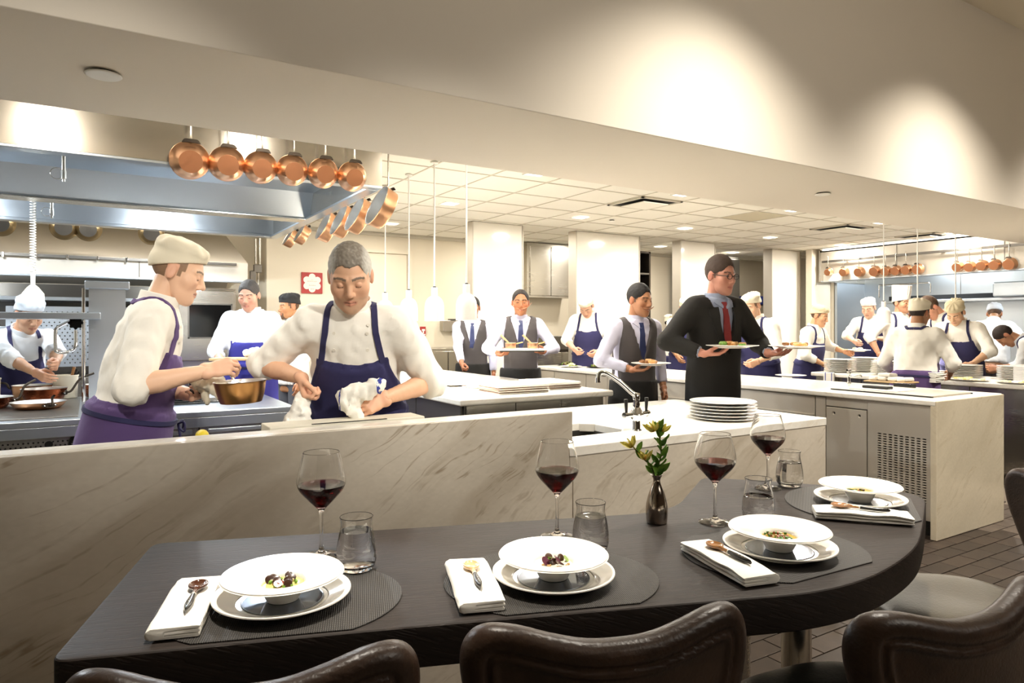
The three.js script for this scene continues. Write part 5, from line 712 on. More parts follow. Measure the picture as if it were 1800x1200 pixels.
person({ label: 'small cook seen from behind in the gap between two white panels', px: 1178, py: 551, D: 10.6, a: 150, detail: 0, outfit: 'chef', cap: 'skull', skin: 0xa87450, hair: 0x17110e, hairUnder: true, bun: true, face: face('open'), sleeve: .3, R: { w: [-.2, 1.0, .3] }, L: { w: [.2, 1.0, .3] } });
person({ label: 'cook in cream cap mostly hidden behind the shoulder of the suited man', px: 1206, py: 524, D: 9.2, a: 10, head: { pitch: 28 }, detail: 0, outfit: 'chef', cap: 'skull', skin: 0xb08058, hair: 0x17110e, face: face('down'), sleeve: .4, R: { w: [-.15, 1.0, .3] }, L: { w: [.15, 1.0, .3] } });
person({ label: 'cook in cream cap and navy apron just right of the suited man', px: 1322, py: 514, D: 7.3, a: -30, lean: 8, head: { pitch: 24, yaw: -8 }, detail: 1, outfit: 'chef', cap: 'skull', skin: 0xd8ac8c, hair: 0x4a3626, face: face('down'), sleeve: .5, R: { w: [-.12, 1.02, .34], hand: 'pinch' }, L: { w: [.16, 1.04, .32], hand: 'pinch' } });
const P14 = person({ label: 'woman cook in khaki cap looking right, left of the plate stacks', px: 1440, py: 535, D: 8.2, a: 62, lean: 8, head: { pitch: 18, yaw: 8 }, detail: 1, outfit: 'chef', cap: 'skull', capMat: 'khaki', skin: 0xcf9c74, hair: 0x1c1512, face: face('down', { jaw: .95 }), sleeve: .55,
  R: { px: [1448, 640, .2], pole: [-.8, -.8, -.3], hand: 'hold' }, L: { px: [1486, 618, .0], pole: [.8, -.5, -.3], hand: 'hold' } });
person({ label: 'young cook in white cap and navy apron by the steel wall, hands together', px: 1527, py: 523, D: 9.75, a: -6, lean: 10, head: { pitch: 24, yaw: -14 }, detail: 1, outfit: 'chef', cap: 'skull', capMat: 'white', skin: 0xdfb498, hair: 0x5a4632, face: face('down'), sleeve: .3, R: { px: [1502, 600, .35], pole: [-1, -.3, -.2], hand: 'hold' }, L: { px: [1540, 594, .35], pole: [1, -.6, -.2], hand: 'grip' } });
person({ label: 'chef wearing a tall white toque, turned to the right', px: 1585, py: 499, D: 8.95, a: 34, head: { pitch: 4, yaw: 18 }, detail: 1, outfit: 'chef', cap: 'toque', capMat: 'white', capY: .03, capSlope: .2, skin: 0xcf9876, hair: 0x2c2018, hairUnder: true, face: face('open', { stubble: .2 }), sleeve: .35, R: { w: [-.34, 1.0, .12], pole: [-1, -.4, -.3] }, L: { w: [.22, 1.02, .3] } });
person({ label: 'chef seen from behind in cream cap with purple apron band, amid the right counters', px: 1616, py: 523, D: 6.15, a: 166, lean: 6, head: { pitch: 12, yaw: -14 }, detail: 1, outfit: 'chef', apron: 'purple', cap: 'skull', capMat: 'cream', skin: 0xa87854, hair: 0x2a1e16, hairUnder: true, face: face('open'), sleeve: .45, R: { w: [-.22, 1.04, .30], pole: [-.7, -.8, -.4], hand: 'hold' }, L: { w: [.24, .98, .26], pole: [.7, -.8, -.4], hand: 'hold' } });
person({ label: 'bareheaded cook with brown hair bending his face low, behind the right counter', px: 1636, py: 503, D: 8.3, s: 1.1, a: -52, lean: 26, head: { pitch: 52, yaw: -6 }, detail: 1, outfit: 'chef', skin: 0xd39a7c, hair: 0x4a3422, vol: .014, face: face('down'), sleeve: .4, R: { w: [-.1, 1.0, .45] }, L: { w: [.2, 1.0, .42] } });
const P19 = person({ label: 'young cook in khaki cap looking down behind the plates at the right', px: 1680, py: 530, D: 7.5, a: -14, lean: 14, head: { pitch: 42, yaw: -8, roll: -4 }, detail: 1, outfit: 'chef', cap: 'skull', capMat: 'khaki', skin: 0xdcb08e, hair: 0x17110e, face: face('down', { jaw: .96 }), sleeve: .4, R: { px: [1672, 646, .4], pole: [-1, -.6, -.2], hand: 'pinch' }, L: { px: [1708, 640, .38], pole: [1, -.5, -.2], hand: 'hold' } });
person({ label: 'cook in white with back turned, at the range on the far right', px: 1748, py: 520, D: 8.9, a: 176, s: 1.06, lean: 30, head: { pitch: 44 }, detail: 0, outfit: 'chef', jacket: 'cool', apron: null, cap: 'skull', capMat: 'capGrey', skin: 0xb88a66, hair: 0x1c1512, face: face('down'), sleeve: .6, R: { w: [-.3, 1.05, .35] }, L: { w: [.3, 1.05, .35] } });
person({ label: 'dark haired cook bending deep over the counter at the right picture edge', px: 1768, py: 566, D: 7.35, a: -86, lean: 48, s: .98, head: { pitch: 66 }, detail: 0, outfit: 'chef', jacket: 'cool', skin: 0xb98664, hair: 0x2a1e18, vol: .006, face: face('down'), sleeve: .5, R: { w: [-.15, .98, .6] }, L: { w: [.15, .98, .6] } });

// ------------------------------------------------------------------ lamps on cords
const G = (px, py, h) => { const D = 1200 * (EYE - h) / (py - 575); return ray(px, D); };      // where a column and row of the picture meet the level h
function pendant(x, v, label, top = 1.725) {
  const t = thing('pendant_lamp', label, 'pendant lamp', R(x, v, top), 0, 'white bell shaped pendant lamps'); const r = .074;
  mesh('cord', bar(V(0, .0, 0), V(0, 2.695 - top, 0), .0065, .0065, 8), M.cord, t); mesh('ceiling_cap', lathe([[0, 2.70 - top], [.03, 2.70 - top], [.03, 2.69 - top], [0, 2.685 - top]], 20), M.white, t);
  mesh('grommet', moved(new THREE.CylinderGeometry(.011, .014, .01, 12), 0, .004, 0), M.black, t);
  mesh('shade', lathe([[.022, 0], [.0245, -.002], [.0245, -.062], ...prof([[.0245, -.066], [.045, -.078], [.064, -.105], [r, -.15], [r + .001, -.255]], 20), [r - .003, -.256], ...prof([[r - .004, -.15], [.06, -.108], [.042, -.083], [.012, -.07]], 14), [0, -.07]], 40), M.lampShade, t);
  mesh('bulb', moved(new THREE.SphereGeometry(.03, 16, 12), 0, -.17, 0), M.glow(WARM, 5), t);
  const s = new THREE.SpotLight(WARM, PENDANT, 0, 62 * DEG2, .5, 2); s.position.set(0, -.235, 0); s.castShadow = true; s.shadow.radius = 2; s.target.position.set(0, -1.7, 0); s.name = 'light'; t.add(s, s.target); return t;
}
pendant(2.27, 4.29, 'nearest and rightmost white pendant lamp, covering a waiter\'s face'); pendant(2.27, 4.82, 'second white pendant lamp from the right over the pass counter', 1.728); pendant(2.27, 5.32, 'third white pendant lamp from the right over the pass counter', 1.73); pendant(2.27, 5.86, 'furthest pendant lamp, behind the shoulder of the grey haired chef', 1.73);
pendant(8.0, 4.57, 'white pendant lamp in front of the toque chef'); pendant(8.0, 4.18, 'white pendant cord and lamp right of the toque chef'); pendant(8.0, 3.78, 'white pendant lamp furthest right, behind the khaki capped cook');

// ------------------------------------------------------------------ hanging copper pans
function panGeo(Rr, depth, base, copper, lip = .003) {  // lathe about +y, base at y = 0, open at the top
  const o = prof([[base * .97, 0], [base, .002], [mix(base, Rr, .55), depth * .42], [Rr - .001, depth * .92], [Rr + lip, depth]], 16), w = .003;
  return [lathe([[0, .0008], ...o.map(p => p)], 56), lathe([...o.map(([r, y]) => [r - w, y + (y < .01 ? w : 0)]).reverse(), [0, w + .001]], 56), lathe([[0, -.0006], [base * .95, -.0006], [base * .97, .0004], [0, .0002]], 48)];
}
const panCache = {};
function hungPan(kind, Rr, depth, base, x, v, h, dir, label, group, tilt = 18, rail = .26, mats = [M.copper, M.tin, M.copperBase]) {
  const key = [kind, Rr, depth, base].join(); const [o, i, b] = panCache[key] ||= panGeo(Rr, depth, base);
  const t = thing('copper_pan', label, 'copper pan', R(x, v, h), yawTo(...dir), group), q = new THREE.Quaternion().setFromEuler(new THREE.Euler(Math.PI / 2 - tilt * DEG, 0, 0));
  const body = mesh('pan_body', o, mats[0], t); body.quaternion.copy(q); const inn = mesh('lining', i, mats[1], body); inn; mesh('base_disc', b, mats[2], body);
  const up = V(0, 0, -1).applyQuaternion(q), ax = V(0, 1, 0).applyQuaternion(q); const e = up.clone().multiplyScalar(Rr * .96).addScaledVector(ax, depth * .78), out = up.clone();
  const P = [e.clone().addScaledVector(out, .004), e.clone().addScaledVector(out, .03).add(V(0, .004, 0)), e.clone().add(V(0, .07, -.012)), e.clone().add(V(0, rail, -.014))];
  mesh('handle', tube(P, .0065, 24, 8), M.ironBright, t); mesh('hook', moved(new THREE.TorusGeometry(.013, .003, 6, 16), P[3].x, P[3].y + .012, P[3].z, Math.PI / 2), M.ironBright, t);
  const br = extr(roundPoly([[-Rr * .42, -.008, .006], [-Rr * .30, .012, .01], [Rr * .30, .012, .01], [Rr * .42, -.008, .006], [Rr * .2, -.004, .01], [-Rr * .2, -.004, .01]], 4), .005, .001, 1); const m = mesh('bracket', br, M.iron, t); m.position.copy(up.clone().multiplyScalar(Rr * .90).addScaledVector(ax, depth * .55).addScaledVector(ax, 0)); m.quaternion.copy(q).multiply(new THREE.Quaternion().setFromEuler(new THREE.Euler(Math.PI / 2 + .55, 0, 0))); m.scale.set(1.15, -1.3, -1.3); m.position.addScaledVector(up, .016).addScaledVector(ax, -.018);
  return t;
}
const ord = ['first', 'second', 'third', 'fourth', 'fifth', 'sixth'];
[[.478, 2.345, .104], [.674, 2.35, .098], [.863, 2.353, .094], [1.047, 2.358, .092], [1.237, 2.363, .092], [1.422, 2.363, .092]].forEach(([x, h, r], k) => hungPan('front', r, .062, r * .62, x, 4.19, h, [0, 1], `${ord[k]} copper pan from the left on the front of the island hood`, 'copper pans on the front of the island hood'));
{ const t = thing('pan_rail', 'steel rail with hooks on the front of the island hood', 'rail', R(.5, 4.24, 2.66)); mesh('rod', bar(V(-1.2, 0, 0), V(1.12, 0, 0), .008), M.steel, t); for (let k = 0; k < 5; k++) mesh('bracket', bar(V(-1.1 + k * .55, 0, 0), V(-1.1 + k * .55, 0, -.05), .006), M.steel, t); }
{ const t = thing('side_rail', 'steel rail along the right side of the island hood', 'rail', R(1.77, 5.4, 2.67)); mesh('rod', bar(V(0, 0, 1.1), V(0, 0, -2.0), .008), M.steel, t); for (let k = 0; k < 5; k++) mesh('bracket', bar(V(0, 0, 1 - k * .7), V(-.13, 0, 1 - k * .7), .006), M.steel, t); }
[[4.6, .15], [5.08, .142], [5.47, .136], [5.9, .132]].forEach(([v, r], k) => hungPan('side', r, .092, r * .94, 1.80, v, 2.245 + k * .008, [-1, 0], `${['largest straight sided copper pan, nearest', 'second straight sided copper pan from the right', 'third straight sided copper pan from the right', 'fourth straight sided copper pan, furthest left'][k]} on the right end of the hood`, 'straight sided copper pans at the right end of the hood', 24, .30));
hungPan('far', .10, .08, .09, 1.80, 6.75, 2.30, [-1, 0], 'distant copper pan hanging by the hood corner above the wall edge, right one', 'copper pans at the far hood corner', 30, .26); hungPan('far', .10, .08, .09, 1.80, 7.2, 2.315, [-1, 0], 'distant copper pan hanging by the hood corner above the wall edge, left one', 'copper pans at the far hood corner', 30, .26);
const darkPan = [std({ color: 0x8a7a5c, metalness: 1, roughness: .35 }), M.steelDark, M.steelDark];
[[-.70, 'cut by the left picture edge'], [-.216, 'left one of the touching pair'], [-.018, 'right one of the touching pair'], [.522, 'above the cap of the left chef']].forEach(([x, w]) => { const t = hungPan('back', .115, .055, .075, x, 7.72, 2.36, [0, 1], `dull steel pan hanging before the back canopy, ${w}`, 'dull steel pans before the back canopy', 10, .2, darkPan); t.userData.category = 'pan'; t.name = numbered('steel_pan'); });
[[6.66, 2.307, .062], [6.397, 2.289, .07], [6.145, 2.272, .078], [5.902, 2.264, .08], [5.73, 2.253, .072], [5.58, 2.253, .072], [5.43, 2.252, .072], [5.27, 2.251, .076], [4.74, 2.245, .07], [4.59, 2.234, .07], [4.44, 2.24, .07], [4.29, 2.238, .07], [4.12, 2.234, .08]].forEach(([v, h, r], k) => hungPan('right', r, .075, r * .86, 10.052, v, h - .01, [1, 0], `${['smallest copper saucepan at the left end', 'second copper saucepan from the left', 'third copper saucepan from the left', 'fourth copper saucepan from the left', 'fifth copper saucepan from the left', 'sixth copper saucepan from the left', 'seventh copper saucepan from the left', 'eighth copper saucepan, last of the left cluster,', 'first copper saucepan of the right cluster', 'second copper saucepan of the right cluster', 'third copper saucepan of the right cluster', 'fourth copper saucepan of the right cluster', 'last copper saucepan of the right cluster, shining base,'][k]} on the right wall hood`, 'copper saucepans on the right wall hood', 14, .17));

// ------------------------------------------------------------------ wall pieces
function canvasTex(w, h, draw) { const c = document.createElement('canvas'); c.width = w; c.height = h; const x = c.getContext('2d'); draw(x, w, h); const t = new THREE.CanvasTexture(c); t.colorSpace = THREE.SRGBColorSpace; return t; }
{
  const t = thing('wall_plaque', 'square red plaque with a white flower shape on the beige wall', 'plaque', R(2.43, 8.85, 1.99)); mesh('board', bx(-.135, .135, -.016, 0, -.135, .135, .003), M.red, t);
  const s = new THREE.Shape(); for (let k = 0; k <= 120; k++) { const a = k / 120 * 6.28319, b = ((a + Math.PI / 6) % (Math.PI / 3)) - Math.PI / 6, r = .078 * Math.cos(b) + Math.sqrt(Math.max(0, .043 ** 2 - (.078 * Math.sin(b)) ** 2)); k ? s.lineTo(r * Math.sin(a), r * Math.cos(a)) : s.moveTo(r * Math.sin(a), r * Math.cos(a)); }
  const g = new THREE.ExtrudeGeometry(s, { depth: .004, bevelEnabled: false }); g.translate(0, 0, .016); { const p = g.attributes.position, uv = g.attributes.uv; for (let i = 0; i < p.count; i++) uv.setXY(i, p.getX(i) / .27 + .5, p.getY(i) / .27 + .5); }
  const tx = canvasTex(512, 512, (x, w) => { x.fillStyle = '#efe8da'; x.fillRect(0, 0, w, w); x.textAlign = 'center'; x.fillStyle = '#8a7a6c'; x.font = '26px sans-serif'; x.fillText('2016', 256, 190); x.fillStyle = '#9a5a4c'; x.font = '30px sans-serif'; x.fillText('MICHELIN GUIDE', 256, 228); x.font = '34px sans-serif'; x.fillText('\u273f \u273f', 256, 276); x.fillStyle = '#5c5048'; x.font = 'italic 30px serif'; x.fillText('The Modern', 256, 324); x.font = 'italic 30px serif'; x.fillText('Signed', 256, 412); });
  mesh('flower', g, std({ map: tx, roughness: .5 }), t);
}
{ const t = thing('fire_pull', 'small red and white fire alarm pull box on the beige wall', 'fire alarm', R(3.98, 8.85, 1.364)); mesh('box', bx(-.04, .04, -.035, 0, -.065, .065, .006), M.red, t); mesh('handle', extr([[-.022, .03], [.022, .03], [.022, .005], [.008, .005], [.008, -.03], [-.008, -.03], [-.008, .005], [-.022, .005]], .008, .002, 1).translate(0, 0, .034), M.white, t); mesh('plate', bx(-.03, .03, -.037, -.034, -.055, -.038), M.white, t); }
{ const t = thing('towel_dispenser', 'steel paper towel dispenser on the wall behind the pendants', 'towel dispenser', R(4.42, 8.85, 1.42)); mesh('case', bx(-.17, .17, -.12, 0, -.06, .10, .01), M.steel, t); mesh('lid', bx(-.05, .175, -.125, -.02, .10, .12, .004), M.steelDark, t); }
{ const t = thing('valve_pipe', 'grey pipe and valve fitting on the white wall end by the ovens', 'pipe', R(1.80, 8.9, 1.9)); mesh('pipe', [bar(V(0, .3, 0), V(0, .75, 0), .016), bar(V(-.05, .3, 0), V(-.05, .62, 0), .012)], M.steel, t); mesh('valve', [bx(-.075, .02, -.03, .03, .2, .3, .008), bx(-.12, -.05, -.03, .02, .08, .22, .01)], M.steelDark, t); mesh('lever', bar(V(-.02, .3, .02), V(-.02, .0, .02), .007), M.steel, t); }
{ const t = thing('ceiling_camera', 'small dark dome camera on the ceiling beside the fourth panel', 'camera', R(10.3, 6.85, 2.69)); mesh('dome', moved(new THREE.SphereGeometry(.05, 20, 12), 0, -.04, 0), M.black, t); mesh('mount', moved(new THREE.CylinderGeometry(.06, .06, .03, 20), 0, -.008, 0), M.white, t); }
{ // name plate print on the canopy
  const tx = canvasTex(256, 64, (x, w, h) => { x.fillStyle = '#d9d2c2'; x.fillRect(0, 0, w, h); x.fillStyle = '#3a342c'; x.font = 'bold 40px sans-serif'; x.textAlign = 'right'; x.fillText('Master', 246, 46); }); const t = thing('maker_plate', 'small plate printed Master on the back canopy, left picture edge', 'plate', R(-.92, 7.882, 1.965)); const m = mesh('print', new THREE.PlaneGeometry(.24, .05), std({ map: tx, roughness: .5 }), t); m.position.z = .004; mesh('backing', bx(-.125, .125, -.003, 0, -.028, .028), M.steelDark, t);
}
// fire nozzles hanging inside the hood
for (const [px, py, v, l] of [[112, 300, 5.1, 'thin steel nozzle pipe with ring under the front hood bay'], [91, 368, 6.6, 'thin steel nozzle pipe with ring under the rear hood bay']]) { const k = (px - 900) / 1200, D = v / (.8508 - .5255 * k), q = ray(px, D), h = EYE + (575 - py) * D / 1200; const t = thing('fire_nozzle', l, 'nozzle', R(q[0], v, h)); mesh('pipe', bar(V(0, 2.55 - h, 0), V(0, 0, 0), .012), M.steel, t); mesh('nozzle', [bar(V(0, 0, 0), V(0, -.05, 0), .016), bar(V(0, -.05, 0), V(0, -.07, 0), .010)], M.chrome, t); mesh('ring', moved(new THREE.TorusGeometry(.035, .002, 6, 24), -.035, -.02, 0), M.ironBright, t); }
{ // rail with a coiled cord lamp at left
  const [x, v] = [-.387, 6.6], t = thing('heat_lamp', 'cream heat lamp on a coiled white cord above the far left cook', 'heat lamp', R(x, v, 1.735)); const pts = []; for (let k = 0; k <= 420; k++) { const a = k / 420, y = .12 + a * .72; pts.push(V(.018 * Math.cos(a * 34 * 6.283), y, .018 * Math.sin(a * 34 * 6.283))); } mesh('coiled_cord', new THREE.TubeGeometry(new THREE.CatmullRomCurve3(pts), 800, .0045, 5), M.cord, t); mesh('stem', bar(V(0, 0, 0), V(0, .14, 0), .016), M.cord, t); mesh('shade', lathe([[.02, .02], [.04, .0], [.075, -.05], [.08, -.15], [.076, -.15], [.07, -.05], [.03, -.008]], 32), phy({ color: 0xe6dcc0, roughness: .4 }), t);
}
// ------------------------------------------------------------------ sink faucet
{
  const [x, v] = [2.33, 2.585], t = thing('sink_faucet', 'chrome faucet with two levers and an arched spout on the marble counter', 'faucet', R(x, v, .9035), yawTo(-.85, .525)); 
  mesh('column', lathe([[.026, 0], [.026, .004], [.0215, .008], [.020, .045], [.017, .055], [.0, .055]], 32), M.chrome, t); mesh('body', lathe(prof([[0, .045], [.022, .05], [.036, .075], [.036, .085], [.024, .105], [.018, .115], [0, .118]], 24), 32), M.chrome, t);
  mesh('neck', lathe([[.016, .11], [.018, .13], [.014, .15], [.018, .155], [.018, .185], [0, .19]], 28), M.chrome, t);
  mesh('spout', tube([V(0, .172, 0), V(0, .195, .03), V(0, .24, .08), V(0, .275, .13), V(0, .29, .165), V(0, .285, .185), V(0, .26, .192)], .0125, 40, 14), M.chrome, t); mesh('aerator', moved(new THREE.CylinderGeometry(.0135, .0135, .025, 20), 0, .252, .192), M.chrome, t);
  for (const s of [-1, 1]) { const k = mesh('valve', [bar(V(s * .012, .08, s * .016), V(s * .045, .08, s * .06), .013, .013, 16), bar(V(s * .045, .08, s * .06), V(s * .053, .08, s * .0705), .017, .015, 16)], M.chrome, t); mesh('lever', bar(V(s * .043, .085, s * .057), V(s * .044, .160, s * .060), .006, .010, 12), M.black, k); }
}
// ------------------------------------------------------------------ plates: one prototype, many copies
const plateGeo = lathe([...prof([[0, .0], [.06, 0], [.066, .003], [.09, .009], [.118, .0145], [.120, .0165]], 20), ...prof([[.119, .0178], [.09, .0125], [.065, .0062], [0, .0055]], 16)], 48);
const plate0 = mesh('stacked_plate', plateGeo, M.porcelain); tag(plate0, 'white plate', 'plate'); let firstPlate = true;
function plate(x, v, h, label, group, sc = 1) { const p = firstPlate ? plate0 : copy(plate0); firstPlate = false; p.position.copy(R(x, v, h)); p.scale.set(sc, 1, sc); p.userData = { label, category: 'plate' }; if (group) p.userData.group = group; return p; }
const nth = ['first', 'second', 'third', 'fourth', 'fifth', 'sixth', 'seventh', 'eighth', 'ninth', 'tenth'].map((w, i) => i ? w : 'topmost');
function stack(x, v, h, n, sc, where, dy = .0128) { for (let k = 0; k < n; k++) plate(x + rnd(-.002, .002), v + rnd(-.002, .002), h + .001 + k * dy, `${k === n - 1 ? 'topmost' : k === 0 ? 'bottom' : nth[n - 1 - k]} ${k && k < n - 1 ? 'plate from the top of' : 'white plate of'} ${where}`, where, sc); }
stack(3.045, 2.66, .90, 6, 1.52, 'the big stack on the sink counter', .0178);
stack(7.10, 4.56, .92, 10, 1.28, 'the left stack on the far plate counter', .0142); stack(7.44, 4.46, .92, 11, 1.22, 'the middle stack on the far plate counter', .0142); stack(7.15, 4.06, .92, 10, 1.2, 'the third stack, beside the back-turned chef', .0142); stack(7.32, 3.38, .92, 9, 1.3, 'the stack before the khaki capped cook', .0142); stack(7.5, 3.02, .92, 9, 1.2, 'the stack right of the khaki capped cook', .0142); stack(7.15, 2.46, .92, 5, 1.1, 'the low stack at the right picture edge', .0142);
// loose plates
for (const [px, py, h, sc, l] of [[797, 678, .95, 1.0, 'single white plate on the bright pass counter'], [1345, 655, .935, 1.25, 'wide white plate on the long counter, right of the suited man'], [1390, 662, .935, 1.2, 'white plate on the long counter, next right of the suited man']]) { const [x, v] = G(px, py, h); plate(x, v, h + .001, l, undefined, sc); }
plate(4.95, 6.66, .936, 'white plate with salad on the long counter between the black plates', undefined, 1.1);
// ------------------------------------------------------------------ menus on the pass counter
{
  const a = G(884, 686, .95), e = G(990, 679, .95); const cov = tri(new RoundedBoxGeometry(.30, .007, .42, 1, .002));
  for (let k = 0; k < 8; k++) { const m = mesh('menu', cov, k === 7 ? M.paper : k % 2 ? M.card : M.paper); m.position.copy(R(2.62 + rnd(-.008, .008), 4.22 + rnd(-.008, .008), .9545 + k * .0078)); m.rotation.y = Math.PI / 2 + rnd(-.03, .03); tag(m, k === 7 ? 'topmost white menu card of the left pile on the pass counter' : `${nth[7 - k]} menu from the top in the left pile on the pass counter`, 'menu', 'menus in the left pile'); }
  for (let k = 0; k < 7; k++) { const m = mesh('menu', cov, k >= 5 ? M.paper : k % 2 ? M.card : M.paper); m.position.copy(R(3.06 + rnd(-.008, .008), 4.40 + rnd(-.008, .008), .9545 + k * .0078)); m.rotation.y = rnd(-.04, .04); tag(m, k === 6 ? 'topmost white menu card of the right pile on the pass counter' : `${nth[6 - k]} menu from the top in the right pile on the pass counter`, 'menu', 'menus in the right pile'); }
  const s = mesh('menu_board', tri(new RoundedBoxGeometry(.25, .006, .36, 1, .002)), M.card); s.position.copy(R(2.66, 4.66, .954)); s.rotation.y = 1.45; tag(s, 'single dark menu cover lying behind the menu piles', 'menu');
}
// ------------------------------------------------------------------ salads
function leafBit(r) { const g = lathe([[0, .001], [r * .6, .0025], [r, .008 + r * .1], [r * .95, .006], [0, 0]], 9); const p = g.attributes.position; for (let i = 0; i < p.count; i++) p.setY(i, p.getY(i) + .3 * r * Math.sin(Math.atan2(p.getZ(i), p.getX(i)) * 3 + r * 900)); g.computeVertexNormals(); return g; }
const saladMats = [0x7fa23a, 0x4c7a28, 0xb9c46a, 0x5a2a34, 0xd9cf9a].map(fc);
function salad(x, v, h, n, rad, label, mats = saladMats) { const t = thing('salad', label, 'salad', R(x, v, h)); for (let k = 0; k < n; k++) { const m = mesh('leaf', leafBit(rnd(.012, .024)), mats[k % mats.length], t); const a = rnd(6.283), r = rad * Math.sqrt(rnd()); m.position.set(r * Math.cos(a), .006 + rnd(.035) * (1 - r / rad), r * Math.sin(a)); m.rotation.set(rnd(-.9, .9), rnd(6), rnd(-.9, .9)); } return t; }
for (const [x, v, l] of [[5.16, 6.98, 'left'], [5.2, 6.42, 'right']]) { const d = mesh('dark_plate', lathe([[0, 0], [.10, 0], [.155, .012], [.157, .015], [.153, .016], [.10, .006], [0, .005]], 48), M.blackGloss); d.position.copy(R(x, v, .9365)); tag(d, `black plate under a green salad on the long counter, ${l} one`, 'plate', 'black salad plates'); salad(x, v, .943, 26, .095, `heap of green and red salad leaves on the ${l} black plate`); }
{ const [x, v] = [4.95, 6.66]; salad(x, v, .943, 12, .07, 'small pale salad on the white plate between the black plates', [0xd9cf9a, 0xe6e0c4, 0x9ab04a].map(fc)); }
// ------------------------------------------------------------------ things on the long counter
{ const [x, v] = G(1480, 674, .935), t = thing('small_tap', 'small chrome tap on the long marble counter', 'faucet', R(x + .1, v, .9355), yawTo(.3, -1)); mesh('post', lathe([[.022, 0], [.022, .006], [.012, .012], [.012, .075], [.016, .08], [.016, .1], [0, .102]], 24), M.chrome, t); mesh('spout', tube([V(0, .055, 0), V(0, .06, .05), V(0, .07, .09), V(0, .055, .10)], .009, 16, 10), M.chrome, t); mesh('handle', [bar(V(-.05, .115, 0), V(.05, .115, 0), .009), bar(V(0, .1, 0), V(0, .115, 0), .008)], M.chrome, t); }
const cloth = (w, d, hgt, n) => { const g = new RoundedBoxGeometry(w, hgt, d, 5, hgt * .45); const p = g.attributes.position; for (let i = 0; i < p.count; i++) { const x = p.getX(i), y = p.getY(i), z = p.getZ(i); p.setXYZ(i, x + .006 * noise.noise(z * 30, y * 60, n), y + .004 * noise.noise(x * 30 + n, z * 30, 1), z + .006 * noise.noise(x * 30, y * 60, n + 3)); } g.computeVertexNormals(); return g; };
{
  const [x, v] = G(1566, 672, .935), t = thing('towel_tray', 'small wooden tray under the white rolled towels on the long counter', 'tray', R(x, v, .9355)); mesh('tray', tri(new RoundedBoxGeometry(.24, .014, .36, 2, .006).translate(0, .007, 0)), M.paleWood, t);
  for (let k = 0; k < 4; k++) { const m = mesh('folded_towel', cloth(.16, .075, .035, k), M.linen); m.position.copy(R(x + .0, v + .12 - k * .082, .9355 + .033)); tag(m, `white rolled towel on the wooden tray, ${ord[k]} from the left`, 'towel', 'rolled towels on the wooden tray'); }
  const b = mesh('folded_towel', cloth(.13, .11, .03, 9), M.linen); b.position.copy(R(x, v + .03, .9355 + .065)); tag(b, 'crumpled white cloth lying on top of the rolled towels', 'towel');
  const [x2, v2] = G(1602, 672, .935); for (let k = 0; k < 7; k++) { const m = mesh('folded_cloth', cloth(.15, .15, .011, k + 20), M.linen); m.position.copy(R(x2 + .18 + rnd(-.006, .006), v2 - .08 + rnd(-.006, .006), .9425 + k * .0125)); m.rotation.y = rnd(-.12, .12); tag(m, k === 6 ? 'topmost folded cloth of the square pile behind the tray' : `${nth[6 - k]} folded cloth from the top of the square pile behind the tray`, 'cloth', 'folded cloths in the square pile'); }
}
{ const t = thing('steel_tray', 'flat steel sheet tray with dark rim on the near end of the long counter', 'tray', R(5.18, 2.84, .936)); mesh('sheet', bx(-.27, .27, -.37, .37, 0, .012, .004), M.steelSatin, t); mesh('rim', bx(-.276, -.268, -.38, .38, 0, .009, .002), M.black, t); mesh('rim', bx(.268, .276, -.38, .38, 0, .009, .002), M.black, t); }
{ const t = thing('tablet', 'white sheet with a dark handset on the steel tray', 'tablet', R(5.1, 2.95, .949)); mesh('sheet', bx(-.13, .13, -.2, .16, 0, .006, .002), M.paper, t); mesh('handset', bx(-.06, .02, -.1, .1, .006, .028, .008), M.black, t); }
{ const t = thing('black_case', 'small black case behind the steel tray by the purple apron', 'case', R(5.55, 3.0, .936)); mesh('case', bx(-.04, .04, -.07, .07, 0, .028, .006), M.black, t); mesh('lid', bx(-.042, .042, -.072, .072, .028, .034, .003), M.blackGloss, t); }
{ const g = cloth(.02, .13, .26, 4); const m = mesh('striped_towel', g, std({ map: tex(64, (u, w) => Math.abs(u - .2) < .04 || Math.abs(u - .8) < .04 ? [60, 70, 150] : [240, 236, 226], true, 1), roughness: .95 })); m.position.copy(R(6.86, 4.52, .80)); tag(m, 'white towel with blue stripes hanging at the end of the plate counter', 'towel'); }
